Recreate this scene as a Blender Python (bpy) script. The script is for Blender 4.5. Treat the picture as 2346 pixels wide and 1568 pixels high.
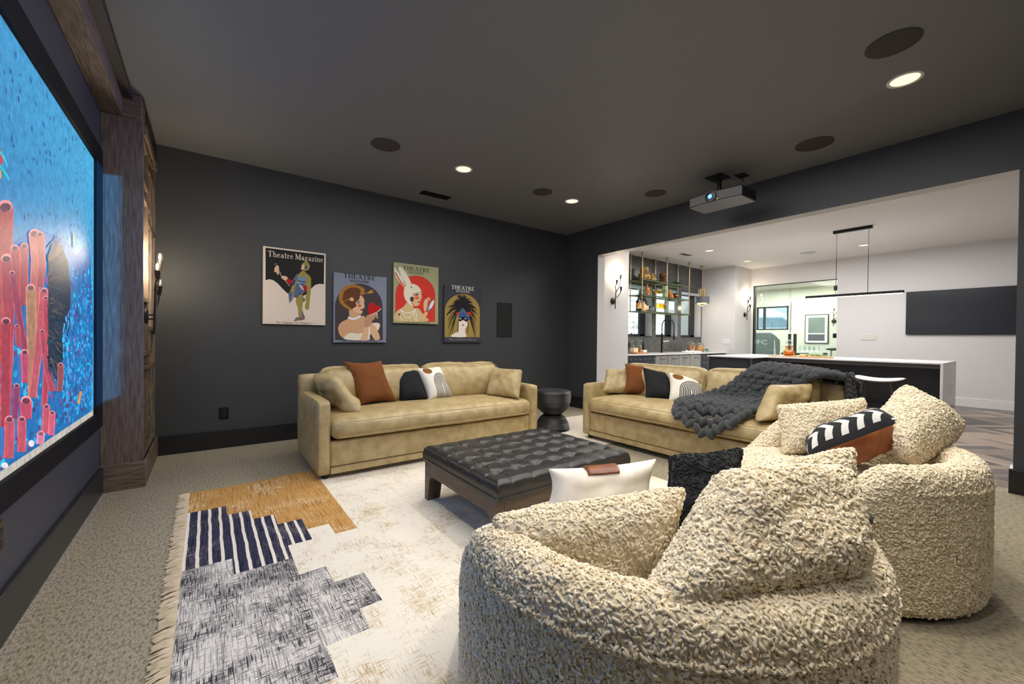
import bpy, bmesh, math, random
from mathutils import Vector, Matrix, noise
C = bpy.context.scene.collection
for o in list(bpy.data.objects): bpy.data.objects.remove(o)
R_ = math.radians
# ------------------------------------------------------------------ camera
def cam_setup():
    yaw, pitch, roll, f = R_(36.842008), R_(-0.53554), R_(0.60783), 932.6875
    cy, sy, cp, sp, cr, sr = math.cos(yaw), math.sin(yaw), math.cos(pitch), math.sin(pitch), math.cos(roll), math.sin(roll)
    fw = Vector((sy*cp, cy*cp, sp)); r = Vector((cy, -sy, 0)); u = r.cross(fw)
    r2 = cr*r + sr*u; u2 = -sr*r + cr*u
    cd = bpy.data.cameras.new('camera'); co = bpy.data.objects.new('camera', cd); C.objects.link(co)
    cd.sensor_width = 36; cd.sensor_fit = 'HORIZONTAL'; cd.lens = f*36/2346; cd.clip_start = .05
    co.matrix_world = Matrix(((r2.x, u2.x, -fw.x, 0), (r2.y, u2.y, -fw.y, 0), (r2.z, u2.z, -fw.z, 1.15), (0, 0, 0, 1)))
    bpy.context.scene.camera = co
cam_setup()
S = bpy.context.scene
S.view_settings.view_transform = 'Standard'
S.view_settings.look = 'None'
S.view_settings.gamma = 1
S.view_settings.use_curve_mapping = False
S.view_settings.exposure = 0.0
# ------------------------------------------------------------------ world
w = bpy.data.worlds.new('world'); S.world = w; w.use_nodes = True
nt = w.node_tree; bg = nt.nodes['Background']
sky = nt.nodes.new('ShaderNodeTexSky'); sky.sky_type = 'HOSEK_WILKIE'; sky.turbidity = 4; sky.sun_direction = (.3, -.5, .8)
nt.links.new(sky.outputs[0], bg.inputs[0]); bg.inputs[1].default_value = 9
# ------------------------------------------------------------------ lamps
def lamp(name, kind, loc, power, col=(1, 1, 1), size=.1, rot=(0, 0, 0), **kw):
    d = bpy.data.lights.new(name, kind); d.energy = power; d.color = col
    if kind == 'AREA':
        d.size = size
    else: d.shadow_soft_size = size
    for k, v in kw.items(): setattr(d, k, v)
    o = bpy.data.objects.new(name, d); C.objects.link(o); o.location = loc; o.rotation_euler = rot
    return o
WARM = (1, .92, .8)
lamp('ceiling_fill_light', 'AREA', (2.3, 2.0, 2.9), 102, (1, .97, .93), 3.4)  # unseen soft fill added under the ceiling, not a fitting of the room
lamp('behind_camera_fill', 'AREA', (1.2, -.8, 2.7), 15, (1, .97, .92), 1.6, (R_(35), 0, 0))  # added area lamp behind the camera, fill standing in for bounced flash
for x, y in ((2.164, 3.78), (3.777, 3.78), (3.785, .637), (2.16, .637), (.62, .55)):
    lamp('downlight_lamp', 'SPOT', (x, y, 2.88), 46 if y > 1 else 78, WARM, .05, spot_size=R_(120), spot_blend=.9)
lg = lamp('screen_glow', 'AREA', (-.575, 2.33, 1.46), 9, (.3, .48, 1), 1.7, (0, R_(-90), 0)); lg.data.shape = 'RECTANGLE'; lg.data.size = 1.6; lg.data.size_y = 2.9
lamp('bar_area_light', 'AREA', (8.0, 2.6, 2.9), 178, (1, .985, 1), 3.6)
lamp('sunlight', 'SUN', (0, -10, 20), 13, (1, .97, .92), .02, (R_(38), 0, R_(-14)))
lamp('gym_area_light', 'AREA', (12.6, 4.6, 2.7), 110, (1, 1, .95), 2.0)
for x, y in ((8.07, 4.19), (9.78, 4.21), (9.77, 2.16), (6.4, 1.6)):
    lamp('bar_downlight_lamp', 'SPOT', (x, y, 2.9), 26, (1, .95, .88), .05, spot_size=R_(130), spot_blend=.9)
# ------------------------------------------------------------------ materials
def lin(c):
    return tuple(((v/255)/12.92 if v/255 <= .04045 else ((v/255+.055)/1.055)**2.4) for v in c)
MATS = {}
def newmat(name):
    m = bpy.data.materials.new(name); m.use_nodes = True
    return m, m.node_tree, m.node_tree.nodes['Principled BSDF']
def mat(name, c, rough=.6, metal=0, c2=None, scale=20, bump=0, bscale=None, stretch=None, detail=4, emit=0, spec=.5, sheen=0, lo=.35, hi=.65, bdist=.01):
    """procedural principled material; c, c2 are sRGB 0-255"""
    if name in MATS: return MATS[name]
    m, t, b = newmat(name); N = t.nodes; L = t.links
    b.inputs['Roughness'].default_value = rough; b.inputs['Metallic'].default_value = metal
    b.inputs['Specular IOR Level'].default_value = spec
    if sheen: b.inputs['Sheen Weight'].default_value = sheen
    tc = N.new('ShaderNodeTexCoord'); mp = N.new('ShaderNodeMapping'); L.new(tc.outputs['Object'], mp.inputs[0])
    if stretch: mp.inputs['Scale'].default_value = stretch
    if c2 is None: c2 = tuple(v*.975 for v in c)
    n = N.new('ShaderNodeTexNoise'); n.inputs['Scale'].default_value = scale; n.inputs['Detail'].default_value = detail
    L.new(mp.outputs[0], n.inputs[0])
    r = N.new('ShaderNodeValToRGB'); r.color_ramp.elements[0].position = lo; r.color_ramp.elements[1].position = hi
    r.color_ramp.elements[0].color = (*lin(c2), 1); r.color_ramp.elements[1].color = (*lin(c), 1)
    L.new(n.outputs[0], r.inputs[0]); L.new(r.outputs[0], b.inputs['Base Color'])
    if emit:
        L.new(r.outputs[0], b.inputs['Emission Color']); b.inputs['Emission Strength'].default_value = emit
    if bump:
        n2 = N.new('ShaderNodeTexNoise'); n2.inputs['Scale'].default_value = bscale or scale; n2.inputs['Detail'].default_value = 3
        L.new(mp.outputs[0], n2.inputs[0])
        bp = N.new('ShaderNodeBump'); bp.inputs['Strength'].default_value = bump; bp.inputs['Distance'].default_value = bdist
        L.new(n2.outputs[0], bp.inputs['Height']); L.new(bp.outputs[0], b.inputs['Normal'])
    MATS[name] = m
    return m
def emis(name, c, s):
    if name in MATS: return MATS[name]
    m, t, b = newmat(name); b.inputs['Base Color'].default_value = (*lin(c), 1)
    b.inputs['Emission Color'].default_value = (*lin(c), 1); b.inputs['Emission Strength'].default_value = s
    MATS[name] = m; return m
def glass(name, c=(255, 255, 255), refl=.12, rough=.02):
    if name in MATS: return MATS[name]
    m, t, b = newmat(name); N = t.nodes; L = t.links
    tr = N.new('ShaderNodeBsdfTransparent'); tr.inputs[0].default_value = (*lin(c), 1)
    gl = N.new('ShaderNodeBsdfGlossy'); gl.inputs['Roughness'].default_value = rough
    lw = N.new('ShaderNodeLayerWeight'); lw.inputs[0].default_value = .25
    mx = N.new('ShaderNodeMixShader'); mul = N.new('ShaderNodeMath'); mul.operation = 'MULTIPLY_ADD'; mul.inputs[1].default_value = .5; mul.inputs[2].default_value = refl*.4
    L.new(lw.outputs['Fresnel'], mul.inputs[0]); L.new(mul.outputs[0], mx.inputs[0])
    L.new(tr.outputs[0], mx.inputs[1]); L.new(gl.outputs[0], mx.inputs[2]); L.new(mx.outputs[0], N['Material Output'].inputs[0])
    MATS[name] = m; return m
def attrmat(name, rough=.7, emit=0):
    if name in MATS: return MATS[name]
    m, t, b = newmat(name); a = t.nodes.new('ShaderNodeAttribute'); a.attribute_name = 'Col'
    b.inputs['Roughness'].default_value = rough; b.inputs['Specular IOR Level'].default_value = .2
    if emit:
        b.inputs['Base Color'].default_value = (.01, .01, .01, 1)
        tc = t.nodes.new('ShaderNodeTexCoord'); prev = None      # mottling of the projected picture
        for sc, dt, am in ((34, 6, 1.1), (150, 3, .5)):
            n = t.nodes.new('ShaderNodeTexNoise'); n.inputs['Scale'].default_value = sc; n.inputs['Detail'].default_value = dt; t.links.new(tc.outputs['Object'], n.inputs[0])
            k = t.nodes.new('ShaderNodeMath'); k.operation = 'MULTIPLY_ADD'; t.links.new(n.outputs[0], k.inputs[0]); k.inputs[1].default_value = am
            if prev: t.links.new(prev, k.inputs[2])
            else: k.inputs[2].default_value = .2
            prev = k.outputs[0]
        mx = t.nodes.new('ShaderNodeVectorMath'); mx.operation = 'SCALE'; t.links.new(a.outputs[0], mx.inputs[0]); t.links.new(prev, mx.inputs['Scale'])
        t.links.new(mx.outputs[0], b.inputs['Emission Color']); b.inputs['Emission Strength'].default_value = emit
    else: t.links.new(a.outputs[0], b.inputs['Base Color'])
    MATS[name] = m; return m
# ------------------------------------------------------------------ mesh helpers
class MB:
    def __init__(s): s.v = []; s.f = []; s.mi = []; s.cur = 0
    def add(s, vs, fs):
        n = len(s.v); s.v += [tuple(v) for v in vs]; s.f += [tuple(i+n for i in f) for f in fs]; s.mi += [s.cur]*len(fs); return s
    def box(s, x0, x1, y0, y1, z0, z1):
        if x0 > x1: x0, x1 = x1, x0
        if y0 > y1: y0, y1 = y1, y0
        v = [(x, y, z) for z in (z0, z1) for y in (y0, y1) for x in (x0, x1)]
        return s.add(v, [(0, 2, 3, 1), (4, 5, 7, 6), (0, 1, 5, 4), (2, 6, 7, 3), (0, 4, 6, 2), (1, 3, 7, 5)])
    def prism(s, poly, axis, a, b):
        """extrude polygon (2d) along axis from a to b; 2d coords are the remaining axes in xyz order"""
        def P(p, t):
            q = list(p); q.insert('xyz'.index(axis), t); return q
        n = len(poly); v = [P(p, a) for p in poly] + [P(p, b) for p in poly]
        f = [tuple(range(n)), tuple(range(2*n-1, n-1, -1))] + [(i, i+n, (i+1) % n+n, (i+1) % n) for i in range(n)]
        return s.add(v, f)
    def lathe(s, prof, c=(0, 0, 0), n=20, axis='z'):
        vs = []; fs = []
        for r, z in prof:
            for k in range(n):
                a = 2*math.pi*k/n; p = (r*math.cos(a), r*math.sin(a), z)
                if axis == 'x': p = (p[2], p[0], p[1])
                if axis == 'y': p = (p[0], p[2], p[1])
                vs.append((p[0]+c[0], p[1]+c[1], p[2]+c[2]))
        for i in range(len(prof)-1):
            for k in range(n): fs.append((i*n+k, i*n+(k+1) % n, (i+1)*n+(k+1) % n, (i+1)*n+k))
        m = len(prof)-1
        if prof[0][0] > 1e-4: fs.append(tuple(range(n-1, -1, -1)))
        if prof[-1][0] > 1e-4: fs.append(tuple(m*n+k for k in range(n)))
        return s.add(vs, fs)
    def tube(s, pts, r, n=8, r1=None):
        P = [Vector(p) for p in pts]; vs = []; fs = []; up = None
        for i, p in enumerate(P):
            d = (P[min(i+1, len(P)-1)]-P[max(i-1, 0)]).normalized()
            if up is None or abs(up.dot(d)) > .95: up = Vector((0, 0, 1)) if abs(d.z) < .9 else Vector((1, 0, 0))
            a = d.cross(up).normalized(); b = a.cross(d).normalized(); up = b
            rr = r if r1 is None else r+(r1-r)*i/(len(P)-1)
            for k in range(n):
                t = 2*math.pi*k/n; vs.append(p+a*rr*math.cos(t)+b*rr*math.sin(t))
        for i in range(len(P)-1):
            for k in range(n): fs.append((i*n+k, i*n+(k+1) % n, (i+1)*n+(k+1) % n, (i+1)*n+k))
        fs += [tuple(range(n-1, -1, -1)), tuple((len(P)-1)*n+k for k in range(n))]
        return s.add(vs, fs)
    def ellipsoid(s, c, ax, n=10, m=6):
        """ax: three axis vectors"""
        c = Vector(c); A = [Vector(a) for a in ax]; vs = []; fs = []
        for i in range(m+1):
            th = math.pi*i/m
            for k in range(n):
                ph = 2*math.pi*k/n
                vs.append(c+A[0]*math.sin(th)*math.cos(ph)+A[1]*math.sin(th)*math.sin(ph)+A[2]*math.cos(th))
        for i in range(m):
            for k in range(n): fs.append((i*n+k, (i+1)*n+k, (i+1)*n+(k+1) % n, i*n+(k+1) % n))
        return s.add(vs, fs)
    def build(s, name, m, parent=None, smooth=True, bevel=0, seg=2, loc=None, angle=35):
        me = bpy.data.meshes.new(name); me.from_pydata([tuple(v) for v in s.v], [], s.f)
        bm = bmesh.new(); bm.from_mesh(me); bmesh.ops.remove_doubles(bm, verts=bm.verts, dist=1e-5)
        bmesh.ops.recalc_face_normals(bm, faces=bm.faces); bm.to_mesh(me); bm.free()
        for mm in (m if isinstance(m, (list, tuple)) else [m]): me.materials.append(mm)
        if isinstance(m, (list, tuple)) and len(me.polygons) == len(s.mi): me.polygons.foreach_set('material_index', s.mi)
        if smooth:
            me.polygons.foreach_set('use_smooth', [True]*len(me.polygons))
            me.set_sharp_from_angle(angle=R_(angle))
        o = bpy.data.objects.new(name, me); C.objects.link(o)
        if loc: o.location = loc
        if parent: o.parent = parent
        if bevel:
            b = o.modifiers.new('bevel', 'BEVEL'); b.width = bevel; b.segments = seg; b.limit_method = 'ANGLE'; b.angle_limit = R_(40)
        return o
def tag(o, label=None, cat=None, group=None, kind=None):
    if label: o['label'] = label
    if cat: o['category'] = cat
    if group: o['group'] = group
    if kind: o['kind'] = kind
    return o
def thing(name, label, cat, loc=(0, 0, 0), rz=0, group=None):
    o = bpy.data.objects.new(name, None); C.objects.link(o); o.empty_display_size = .05
    o.location = loc; o.rotation_euler = (0, 0, R_(rz))
    return tag(o, label, cat, group)
def struct(name, mb, m, **kw):
    kw.setdefault('smooth', False)
    o = mb.build(name, m, **kw)
    if not o.parent: o['kind'] = 'structure'
    return o
def copy_tree(o, parent=None):
    c = o.copy(); C.objects.link(c)
    if parent: c.parent = parent
    for ch in [q for q in bpy.data.objects if q.parent == o]: copy_tree(ch, c)
    return c
def bez(p0, p1, p2, n=8):
    p0, p1, p2 = Vector(p0), Vector(p1), Vector(p2)
    return [(1-t)**2*p0+2*t*(1-t)*p1+t*t*p2 for t in [i/(n-1) for i in range(n)]]
# flat print: many coloured polygons in thin layers
def printmesh(name, layers, to3d, m, parent, step=.00004, base=0):
    vs = []; fs = []; cols = []
    for i, (c, pts) in enumerate(layers):
        n = len(vs); vs += [to3d(p[0], p[1], base+step*i) for p in pts]; fs.append(tuple(range(n, n+len(pts)))); cols.append(c)
    me = bpy.data.meshes.new(name); me.from_pydata(vs, [], fs)
    a = me.color_attributes.new('Col', 'FLOAT_COLOR', 'CORNER'); k = 0
    buf = []
    for p in me.polygons: buf += [*lin(cols[p.index]), 1.0]*p.loop_total
    a.data.foreach_set('color', buf)
    bm = bmesh.new(); bm.from_mesh(me); bmesh.ops.triangulate(bm, faces=[f for f in bm.faces if len(f.verts) > 4]); bm.to_mesh(me); bm.free()
    me.materials.append(m); o = bpy.data.objects.new(name, me); C.objects.link(o); o.parent = parent
    return o
def parse(txt):
    out = []
    for l in txt.split('\n'):
        if not l: continue
        if l[0] == '*': out.append(l[1:]); continue
        h, p = l.split(':'); out.append((tuple(int(q) for q in h.split(',')), [tuple(int(q)/1000 for q in s.split(',')) for s in p.split()]))
    return out
# serif stroke lettering -> polygons (unit cap height 1)
def gl(ch):
    T, t = .17, .07
    def ln(x0, y0, x1, y1, w):
        dx, dy = x1-x0, y1-y0; d = math.hypot(dx, dy) or 1; nx, ny = -dy/d*w/2, dx/d*w/2
        return [(x0+nx, y0+ny), (x1+nx, y1+ny), (x1-nx, y1-ny), (x0-nx, y0-ny)]
    def sf(x, y, w=.3): return ln(x-w/2, y, x+w/2, y, t)
    def arc(cx, cy, rx, ry, a0, a1, w0, n=9):
        o = []; i_ = []
        for k in range(n+1):
            a = R_(a0+(a1-a0)*k/n); o.append((cx+rx*math.cos(a), cy+ry*math.sin(a))); i_.append((cx+(rx-w0)*math.cos(a), cy+(ry-t)*math.sin(a)))
        return o+i_[::-1]
    e = t/2
    G = {
     'T': (.8, [ln(.4, 0, .4, 1, T), ln(0, 1-e, .8, 1-e, t), ln(.03, .78, .03, 1, .06), ln(.77, .78, .77, 1, .06), sf(.4, e)]),
     'H': (.85, [ln(.17, 0, .17, 1, T), ln(.68, 0, .68, 1, T), ln(.17, .52, .68, .52, t)]+[sf(x, y) for x in (.17, .68) for y in (e, 1-e)]),
     'E': (.72, [ln(.17, 0, .17, 1, T), ln(.02, 1-e, .66, 1-e, t), ln(.02, e, .68, e, t), ln(.17, .52, .52, .52, t), ln(.65, .76, .65, 1, .06), ln(.67, 0, .67, .26, .06), ln(.5, .42, .5, .62, .05)]),
     'A': (.86, [ln(.12, 0, .43, 1, t), ln(.43, 1, .74, 0, T), ln(.22, .34, .62, .34, t), sf(.12, e, .24), sf(.74, e, .28)]),
     'R': (.82, [ln(.17, 0, .17, 1, T), arc(.36, .75, .3, .25, -90, 90, .15), ln(.1, 1-e, .4, 1-e, t), ln(.17, .5+e, .4, .5+e, t), ln(.38, .5, .7, .03, T*.9), sf(.17, e), sf(.72, e, .2)]),
     'M': (1.0, [ln(.15, 0, .15, 1, t), ln(.15, 1, .5, .1, T), ln(.5, .1, .85, 1, t), ln(.85, 0, .85, 1, T), sf(.15, e, .24), sf(.85, e), sf(.12, 1-e, .2), sf(.88, 1-e, .22)]),
     'G': (.88, [arc(.46, .5, .42, .52, 40, 320, .16, 16), ln(.76, .05, .76, .45, T), sf(.74, .45, .28), ln(.76, .7, .76, .95, .06)]),
     'Z': (.74, [ln(.05, 1-e, .66, 1-e, t), ln(.62, .98, .1, .02, T), ln(.05, e, .68, e, t), ln(.07, .78, .07, 1, .05), ln(.67, 0, .67, .25, .05)]),
     'I': (.38, [ln(.19, 0, .19, 1, T), sf(.19, e), sf(.19, 1-e)]),
     'N': (.9, [ln(.15, 0, .15, 1, t), ln(.13, 1, .75, 0, T), ln(.75, 0, .75, 1, t), sf(.15, e, .22), sf(.75, 1-e, .22), sf(.1, 1-e, .16)]),
     'h': (.6, [ln(.14, 0, .14, 1, .13), arc(.32, .38, .24, .27, 0, 180, .12), ln(.5, 0, .5, .4, .12), sf(.14, e, .24), sf(.5, e, .22), ln(.03, 1-e, .16, 1-e, t)]),
     'e': (.56, [arc(.28, .32, .25, .33, 20, 325, .11, 14), ln(.06, .34, .5, .42, t)]),
     'a': (.58, [arc(.24, .2, .2, .22, 0, 360, .1, 14), arc(.26, .42, .2, .23, 0, 150, .1), ln(.43, 0, .43, .46, .12), ln(.43, e, .56, e, t)]),
     't': (.42, [ln(.19, .08, .19, .9, .13), ln(.03, .62, .38, .62, t), arc(.27, .14, .14, .14, 180, 320, .06)]),
     'r': (.44, [ln(.14, 0, .14, .64, .13), arc(.3, .42, .16, .2, 20, 150, .08), sf(.14, e, .24), ln(.03, .62, .14, .62, t)]),
     'g': (.58, [arc(.26, .4, .22, .24, 0, 360, .1, 14), arc(.26, -.1, .23, .2, 0, 360, .08, 14), ln(.38, .58, .55, .62, t)]),
     'z': (.5, [ln(.04, .6, .44, .6, t), ln(.4, .6, .08, .03, .12), ln(.04, e, .46, e, t)]),
     'i': (.3, [ln(.14, 0, .14, .64, .13), arc(.14, .84, .08, .08, 0, 360, .079, 10), sf(.14, e, .24)]),
     'n': (.6, [ln(.14, 0, .14, .64, .13), arc(.32, .38, .24, .27, 0, 180, .12), ln(.5, 0, .5, .4, .12), sf(.14, e, .24), sf(.5, e, .22), ln(.03, .62, .14, .62, t)]),
     ' ': (.22, [])}
    return G.get(ch, G[' '])
def lettering(txt, x0, x1, zb, cap, col):
    tot = sum(gl(c)[0] for c in txt)+.06*(len(txt)-1); sx = (x1-x0)/tot; x = x0; out = []
    for c in txt:
        wd, ps = gl(c)
        for p in ps: out.append((col, [(x+q[0]*sx, zb+q[1]*cap) for q in p]))
        x += (wd+.06)*sx
    return out
def font_part(name, txt, size, m, parent, loc, rot, width=None, squash=1):
    cu = bpy.data.curves.new(name, 'FONT'); cu.body = txt; cu.size = size; cu.align_x = 'LEFT'; cu.resolution_u = 3
    o = bpy.data.objects.new(name, cu); C.objects.link(o); bpy.context.view_layer.update()
    dg = bpy.context.evaluated_depsgraph_get(); me = bpy.data.meshes.new_from_object(o.evaluated_get(dg)); bpy.data.objects.remove(o)
    if width:
        xs = [v.co.x for v in me.vertices]; k = width/max(1e-6, max(xs)-min(xs)); x0 = min(xs)
        for v in me.vertices: v.co.x = (v.co.x-x0)*k
    me.materials.clear(); me.materials.append(m); o = bpy.data.objects.new(name, me); C.objects.link(o); o.parent = parent
    o.location = loc; o.rotation_euler = rot
    return o
# soft shapes -------------------------------------------------------
def pillow(name, corners, th, m, label, cat='pillow', group=None, n=16, sag=.10, seed=0, wr=.012, back=None, gusset=0, root=None):
    """corners TL,TR,BL,BR in world; front face towards (right x up)"""
    TL, TR, BL, BR = [Vector(c) for c in corners]
    cen = (TL+TR+BL+BR)/4; nr = ((TR-TL)+(BR-BL)).cross((TL-BL)+(TR-BR)).normalized()
    vs = []; fs = []; mi = []
    def P(i, j, side):
        u, v = i/n*2-1, j/n*2-1
        su = u*(1-sag*(1-u*u)*0-sag*(1-v*v)*1.0); sv = v*(1-sag*(1-u*u)*1.0)
        a, b = (su+1)/2, (sv+1)/2
        p = (BL*(1-a)+BR*a)*(1-b)+(TL*(1-a)+TR*a)*b
        e = max(0, (1-u**4)*(1-v**4)); h = e**.55*th/2
        if gusset: h = max(h*.75, 0)+gusset/2
        q = p*7+Vector((seed*3.1, seed, 0)); f = noise.noise(q)*wr+noise.noise(q*2.7)*wr*.5
        cr = noise.ridged_multi_fractal(q*1.3, 1, 2, 2, 1, 2)*wr*.25
        return p+nr*side*(h+(f-cr)*e**.5-.0*h)
    idx = {}
    for side in (1, -1):
        for i in range(n+1):
            for j in range(n+1):
                bd = i in (0, n) or j in (0, n)
                k = (i, j, side if (not bd or gusset) else 0)
                if k not in idx: idx[k] = len(vs); vs.append(P(i, j, side)-cen)
        g = lambda i, j: idx[(i, j, side if ((i not in (0, n) and j not in (0, n)) or gusset) else 0)]
        for i in range(n):
            for j in range(n):
                q = [g(i, j), g(i+1, j), g(i+1, j+1), g(i, j+1)]
                fs.append(tuple(q if side > 0 else q[::-1])); mi.append(0 if side > 0 or back is None else 1)
    if gusset:
        ring = [(i, 0) for i in range(n)]+[(n, j) for j in range(n)]+[(i, n) for i in range(n, 0, -1)]+[(0, j) for j in range(n, 0, -1)]
        for k in range(len(ring)):
            a, b = ring[k], ring[(k+1) % len(ring)]
            fs.append((idx[(*a, 1)], idx[(*a, -1)], idx[(*b, -1)], idx[(*b, 1)])); mi.append(0)
    P.cen = cen; P.nr = nr; P.n = n; pillow.P = P
    me = bpy.data.meshes.new(name); me.from_pydata([tuple(v) for v in vs], [], fs)
    me.materials.append(m)
    if back: me.materials.append(back)
    me.polygons.foreach_set('material_index', mi); me.polygons.foreach_set('use_smooth', [True]*len(fs))
    uv = me.uv_layers.new(name='UVMap'); k = 0
    inv = {v: kk for kk, v in idx.items()}
    for p in me.polygons:
        for li in p.loop_indices:
            i, j, _ = inv[me.loops[li].vertex_index]; uv.data[li].uv = (i/n, j/n)
    o = bpy.data.objects.new(name, me); C.objects.link(o)
    if root: o.parent = root; o.location = cen-Vector(root.location)
    else: o.location = cen; tag(o, label, cat, group)
    sb = o.modifiers.new('sub', 'SUBSURF'); sb.levels = sb.render_levels = 1
    o['quad'] = n
    return o
def loop_group(name, m, size, density, thick):
    """geometry nodes: small yarn loops standing on the surface (boucle pile)"""
    if name in bpy.data.node_groups: return bpy.data.node_groups[name]
    g = bpy.data.node_groups.new(name, 'GeometryNodeTree'); N = g.nodes; L = g.links
    g.interface.new_socket('Geometry', in_out='INPUT', socket_type='NodeSocketGeometry'); g.interface.new_socket('Geometry', in_out='OUTPUT', socket_type='NodeSocketGeometry')
    gi, go = N.new('NodeGroupInput'), N.new('NodeGroupOutput')
    q = N.new('GeometryNodeCurveQuadraticBezier'); q.inputs['Resolution'].default_value = 2
    q.inputs['Start'].default_value = (-size, 0, -size*.15); q.inputs['Middle'].default_value = (0, size*.7, size*1.0); q.inputs['End'].default_value = (size, size*.1, -size*.15)
    c = N.new('GeometryNodeCurvePrimitiveCircle'); c.inputs['Resolution'].default_value = 4; c.inputs['Radius'].default_value = thick
    cm = N.new('GeometryNodeCurveToMesh'); L.new(q.outputs[0], cm.inputs[0]); L.new(c.outputs[0], cm.inputs[1])
    ss = N.new('GeometryNodeSetShadeSmooth'); L.new(cm.outputs[0], ss.inputs[0])
    sm = N.new('GeometryNodeSetMaterial'); sm.inputs['Material'].default_value = m; L.new(ss.outputs[0], sm.inputs[0])
    d = N.new('GeometryNodeDistributePointsOnFaces'); d.inputs['Density'].default_value = density; L.new(gi.outputs[0], d.inputs[0])
    rv = N.new('FunctionNodeRandomValue'); rv.data_type = 'FLOAT_VECTOR'; rv.inputs[0].default_value = (-.5, -.5, 0); rv.inputs[1].default_value = (.5, .5, 6.283)
    rr = N.new('FunctionNodeRotateRotation'); rr.rotation_space = 'LOCAL'; L.new(d.outputs['Rotation'], rr.inputs[0]); L.new(rv.outputs[0], rr.inputs[1])
    rs = N.new('FunctionNodeRandomValue'); rs.inputs[2].default_value = .65; rs.inputs[3].default_value = 1.3
    ip = N.new('GeometryNodeInstanceOnPoints'); L.new(d.outputs['Points'], ip.inputs['Points']); L.new(sm.outputs[0], ip.inputs['Instance']); L.new(rr.outputs[0], ip.inputs['Rotation']); L.new(rs.outputs[1], ip.inputs['Scale'])
    j = N.new('GeometryNodeJoinGeometry'); ri = N.new('GeometryNodeRealizeInstances'); L.new(ip.outputs[0], ri.inputs[0]); L.new(ri.outputs[0], j.inputs[0]); L.new(gi.outputs[0], j.inputs[0]); L.new(j.outputs[0], go.inputs[0])
    return g
def fuzz(o, lv, amt=.011, size=.011, pile=None):
    s = o.modifiers.get('sub') or o.modifiers.new('sub', 'SUBSURF'); s.levels = s.render_levels = lv
    for i, (k, sz, am) in enumerate((('VORONOI', size*1.8, amt*.7), ('CLOUDS', size*1.4, amt*.5))):
        t = bpy.data.textures.get('fur%s%.4f' % (k, sz)) or bpy.data.textures.new('fur%s%.4f' % (k, sz), k); t.noise_scale = sz
        d = o.modifiers.new('fur%d' % i, 'DISPLACE'); d.texture = t; d.strength = am; d.mid_level = .5; d.texture_coords = 'LOCAL'
    if pile: o.modifiers.new('pile', 'NODES').node_group = pile
def cushion(x0, x1, y0, y1, z0, z1, crown=.03, n=(24, 10, 5), k=7, seed=0, wr=.008, side=.02, rad=None):
    """soft box: returns MB in given coords"""
    mb = MB(); nx, ny, nz = n; cx, cy, cz = (x0+x1)/2, (y0+y1)/2, (z0+z1)/2; hx, hy, hz = (x1-x0)/2, (y1-y0)/2, (z1-z0)/2
    rad = rad or min(hz*.8, hx*.8, hy*.8, .09)
    def M(p):
        q = Vector((p[0]*hx, p[1]*hy, p[2]*hz)); c = Vector([max(-h+rad, min(h-rad, a)) for a, h in zip(q, (hx, hy, hz))]); d = q-c
        if d.length > 1e-9: q = c+d.normalized()*rad
        e = (1-p[0]**4)*(1-p[1]**2)
        q.z += (crown*e if p[2] > 0 else -.25*crown*e)*abs(p[2])
        q.y += side*(1-p[0]**4)*(1-p[2]**2)*(1 if p[1] > 0 else -1)*abs(p[1])**6
        f = noise.noise(Vector((q.x*4+seed*5, q.y*4, q.z*6)))*wr+noise.noise(Vector((q.x*11+seed, q.y*11, q.z*9)))*wr*.5
        q += q.normalized()*f*1.2
        return q+Vector((cx, cy, cz))
    def face(ax, sg, na, nb):
        vs = []; fs = []
        for i in range(na+1):
            for j in range(nb+1):
                a, b = i/na*2-1, j/nb*2-1; a = math.sin(a*math.pi/2)*.35+a*.65; b = math.sin(b*math.pi/2)*.35+b*.65
                p = [a, b]; p.insert(ax, sg); vs.append(M(p))
        for i in range(na):
            for j in range(nb): fs.append((i*(nb+1)+j, (i+1)*(nb+1)+j, (i+1)*(nb+1)+j+1, i*(nb+1)+j+1))
        mb.add(vs, fs)
    for sg in (-1, 1):
        face(2, sg, nx, ny); face(1, sg, nx, nz); face(0, sg, ny, nz)
    return mb
# ================================================================== MATERIALS USED WIDELY
M_WALL = mat('charcoal_wall', (61, 63, 67), .5, c2=(59, 61, 65), scale=60, bump=.05, bscale=300, bdist=.002)
M_CEIL = mat('charcoal_ceiling', (112, 113, 117), .6, c2=(110, 111, 115), scale=40)
M_BASE = mat('black_baseboard', (34, 34, 36), .35)
M_WHITE = mat('white_wall', (212, 209, 207), .6, c2=(211, 208, 206), scale=30, bump=.04, bscale=250, bdist=.002)
M_WTRIM = mat('white_trim', (226, 224, 222), .4)
M_BCEIL = mat('white_ceiling', (222, 218, 214), .7, c2=(220, 216, 212), scale=30)
M_OAK = mat('dark_oak', (128, 112, 98), .5, c2=(82, 70, 62), scale=9, stretch=(9, 9, .8), detail=8, bump=.08, bscale=14, bdist=.004, lo=.3, hi=.7)
M_OAKH = mat('dark_oak_horizontal', (128, 110, 90), .5, c2=(84, 70, 58), scale=9, stretch=(.8, .8, 10), detail=8, bump=.08, bscale=14, bdist=.004)
M_BLACK = mat('black_metal', (22, 22, 23), .4, .4)
M_BLACKP = mat('black_plastic', (26, 26, 28), .45)
M_BRASS = mat('brushed_brass', (196, 174, 134), .3, 1, scale=60)
M_CARPET = mat('beige_carpet', (168, 158, 134), .95, c2=(112, 104, 86), scale=95, stretch=(1, .45, 1), detail=2, bump=.8, bscale=160, spec=.1, bdist=.01, lo=.3, hi=.55)
M_CARPET.node_tree.nodes['Principled BSDF'].inputs['Sheen Weight'].default_value = .15
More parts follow.
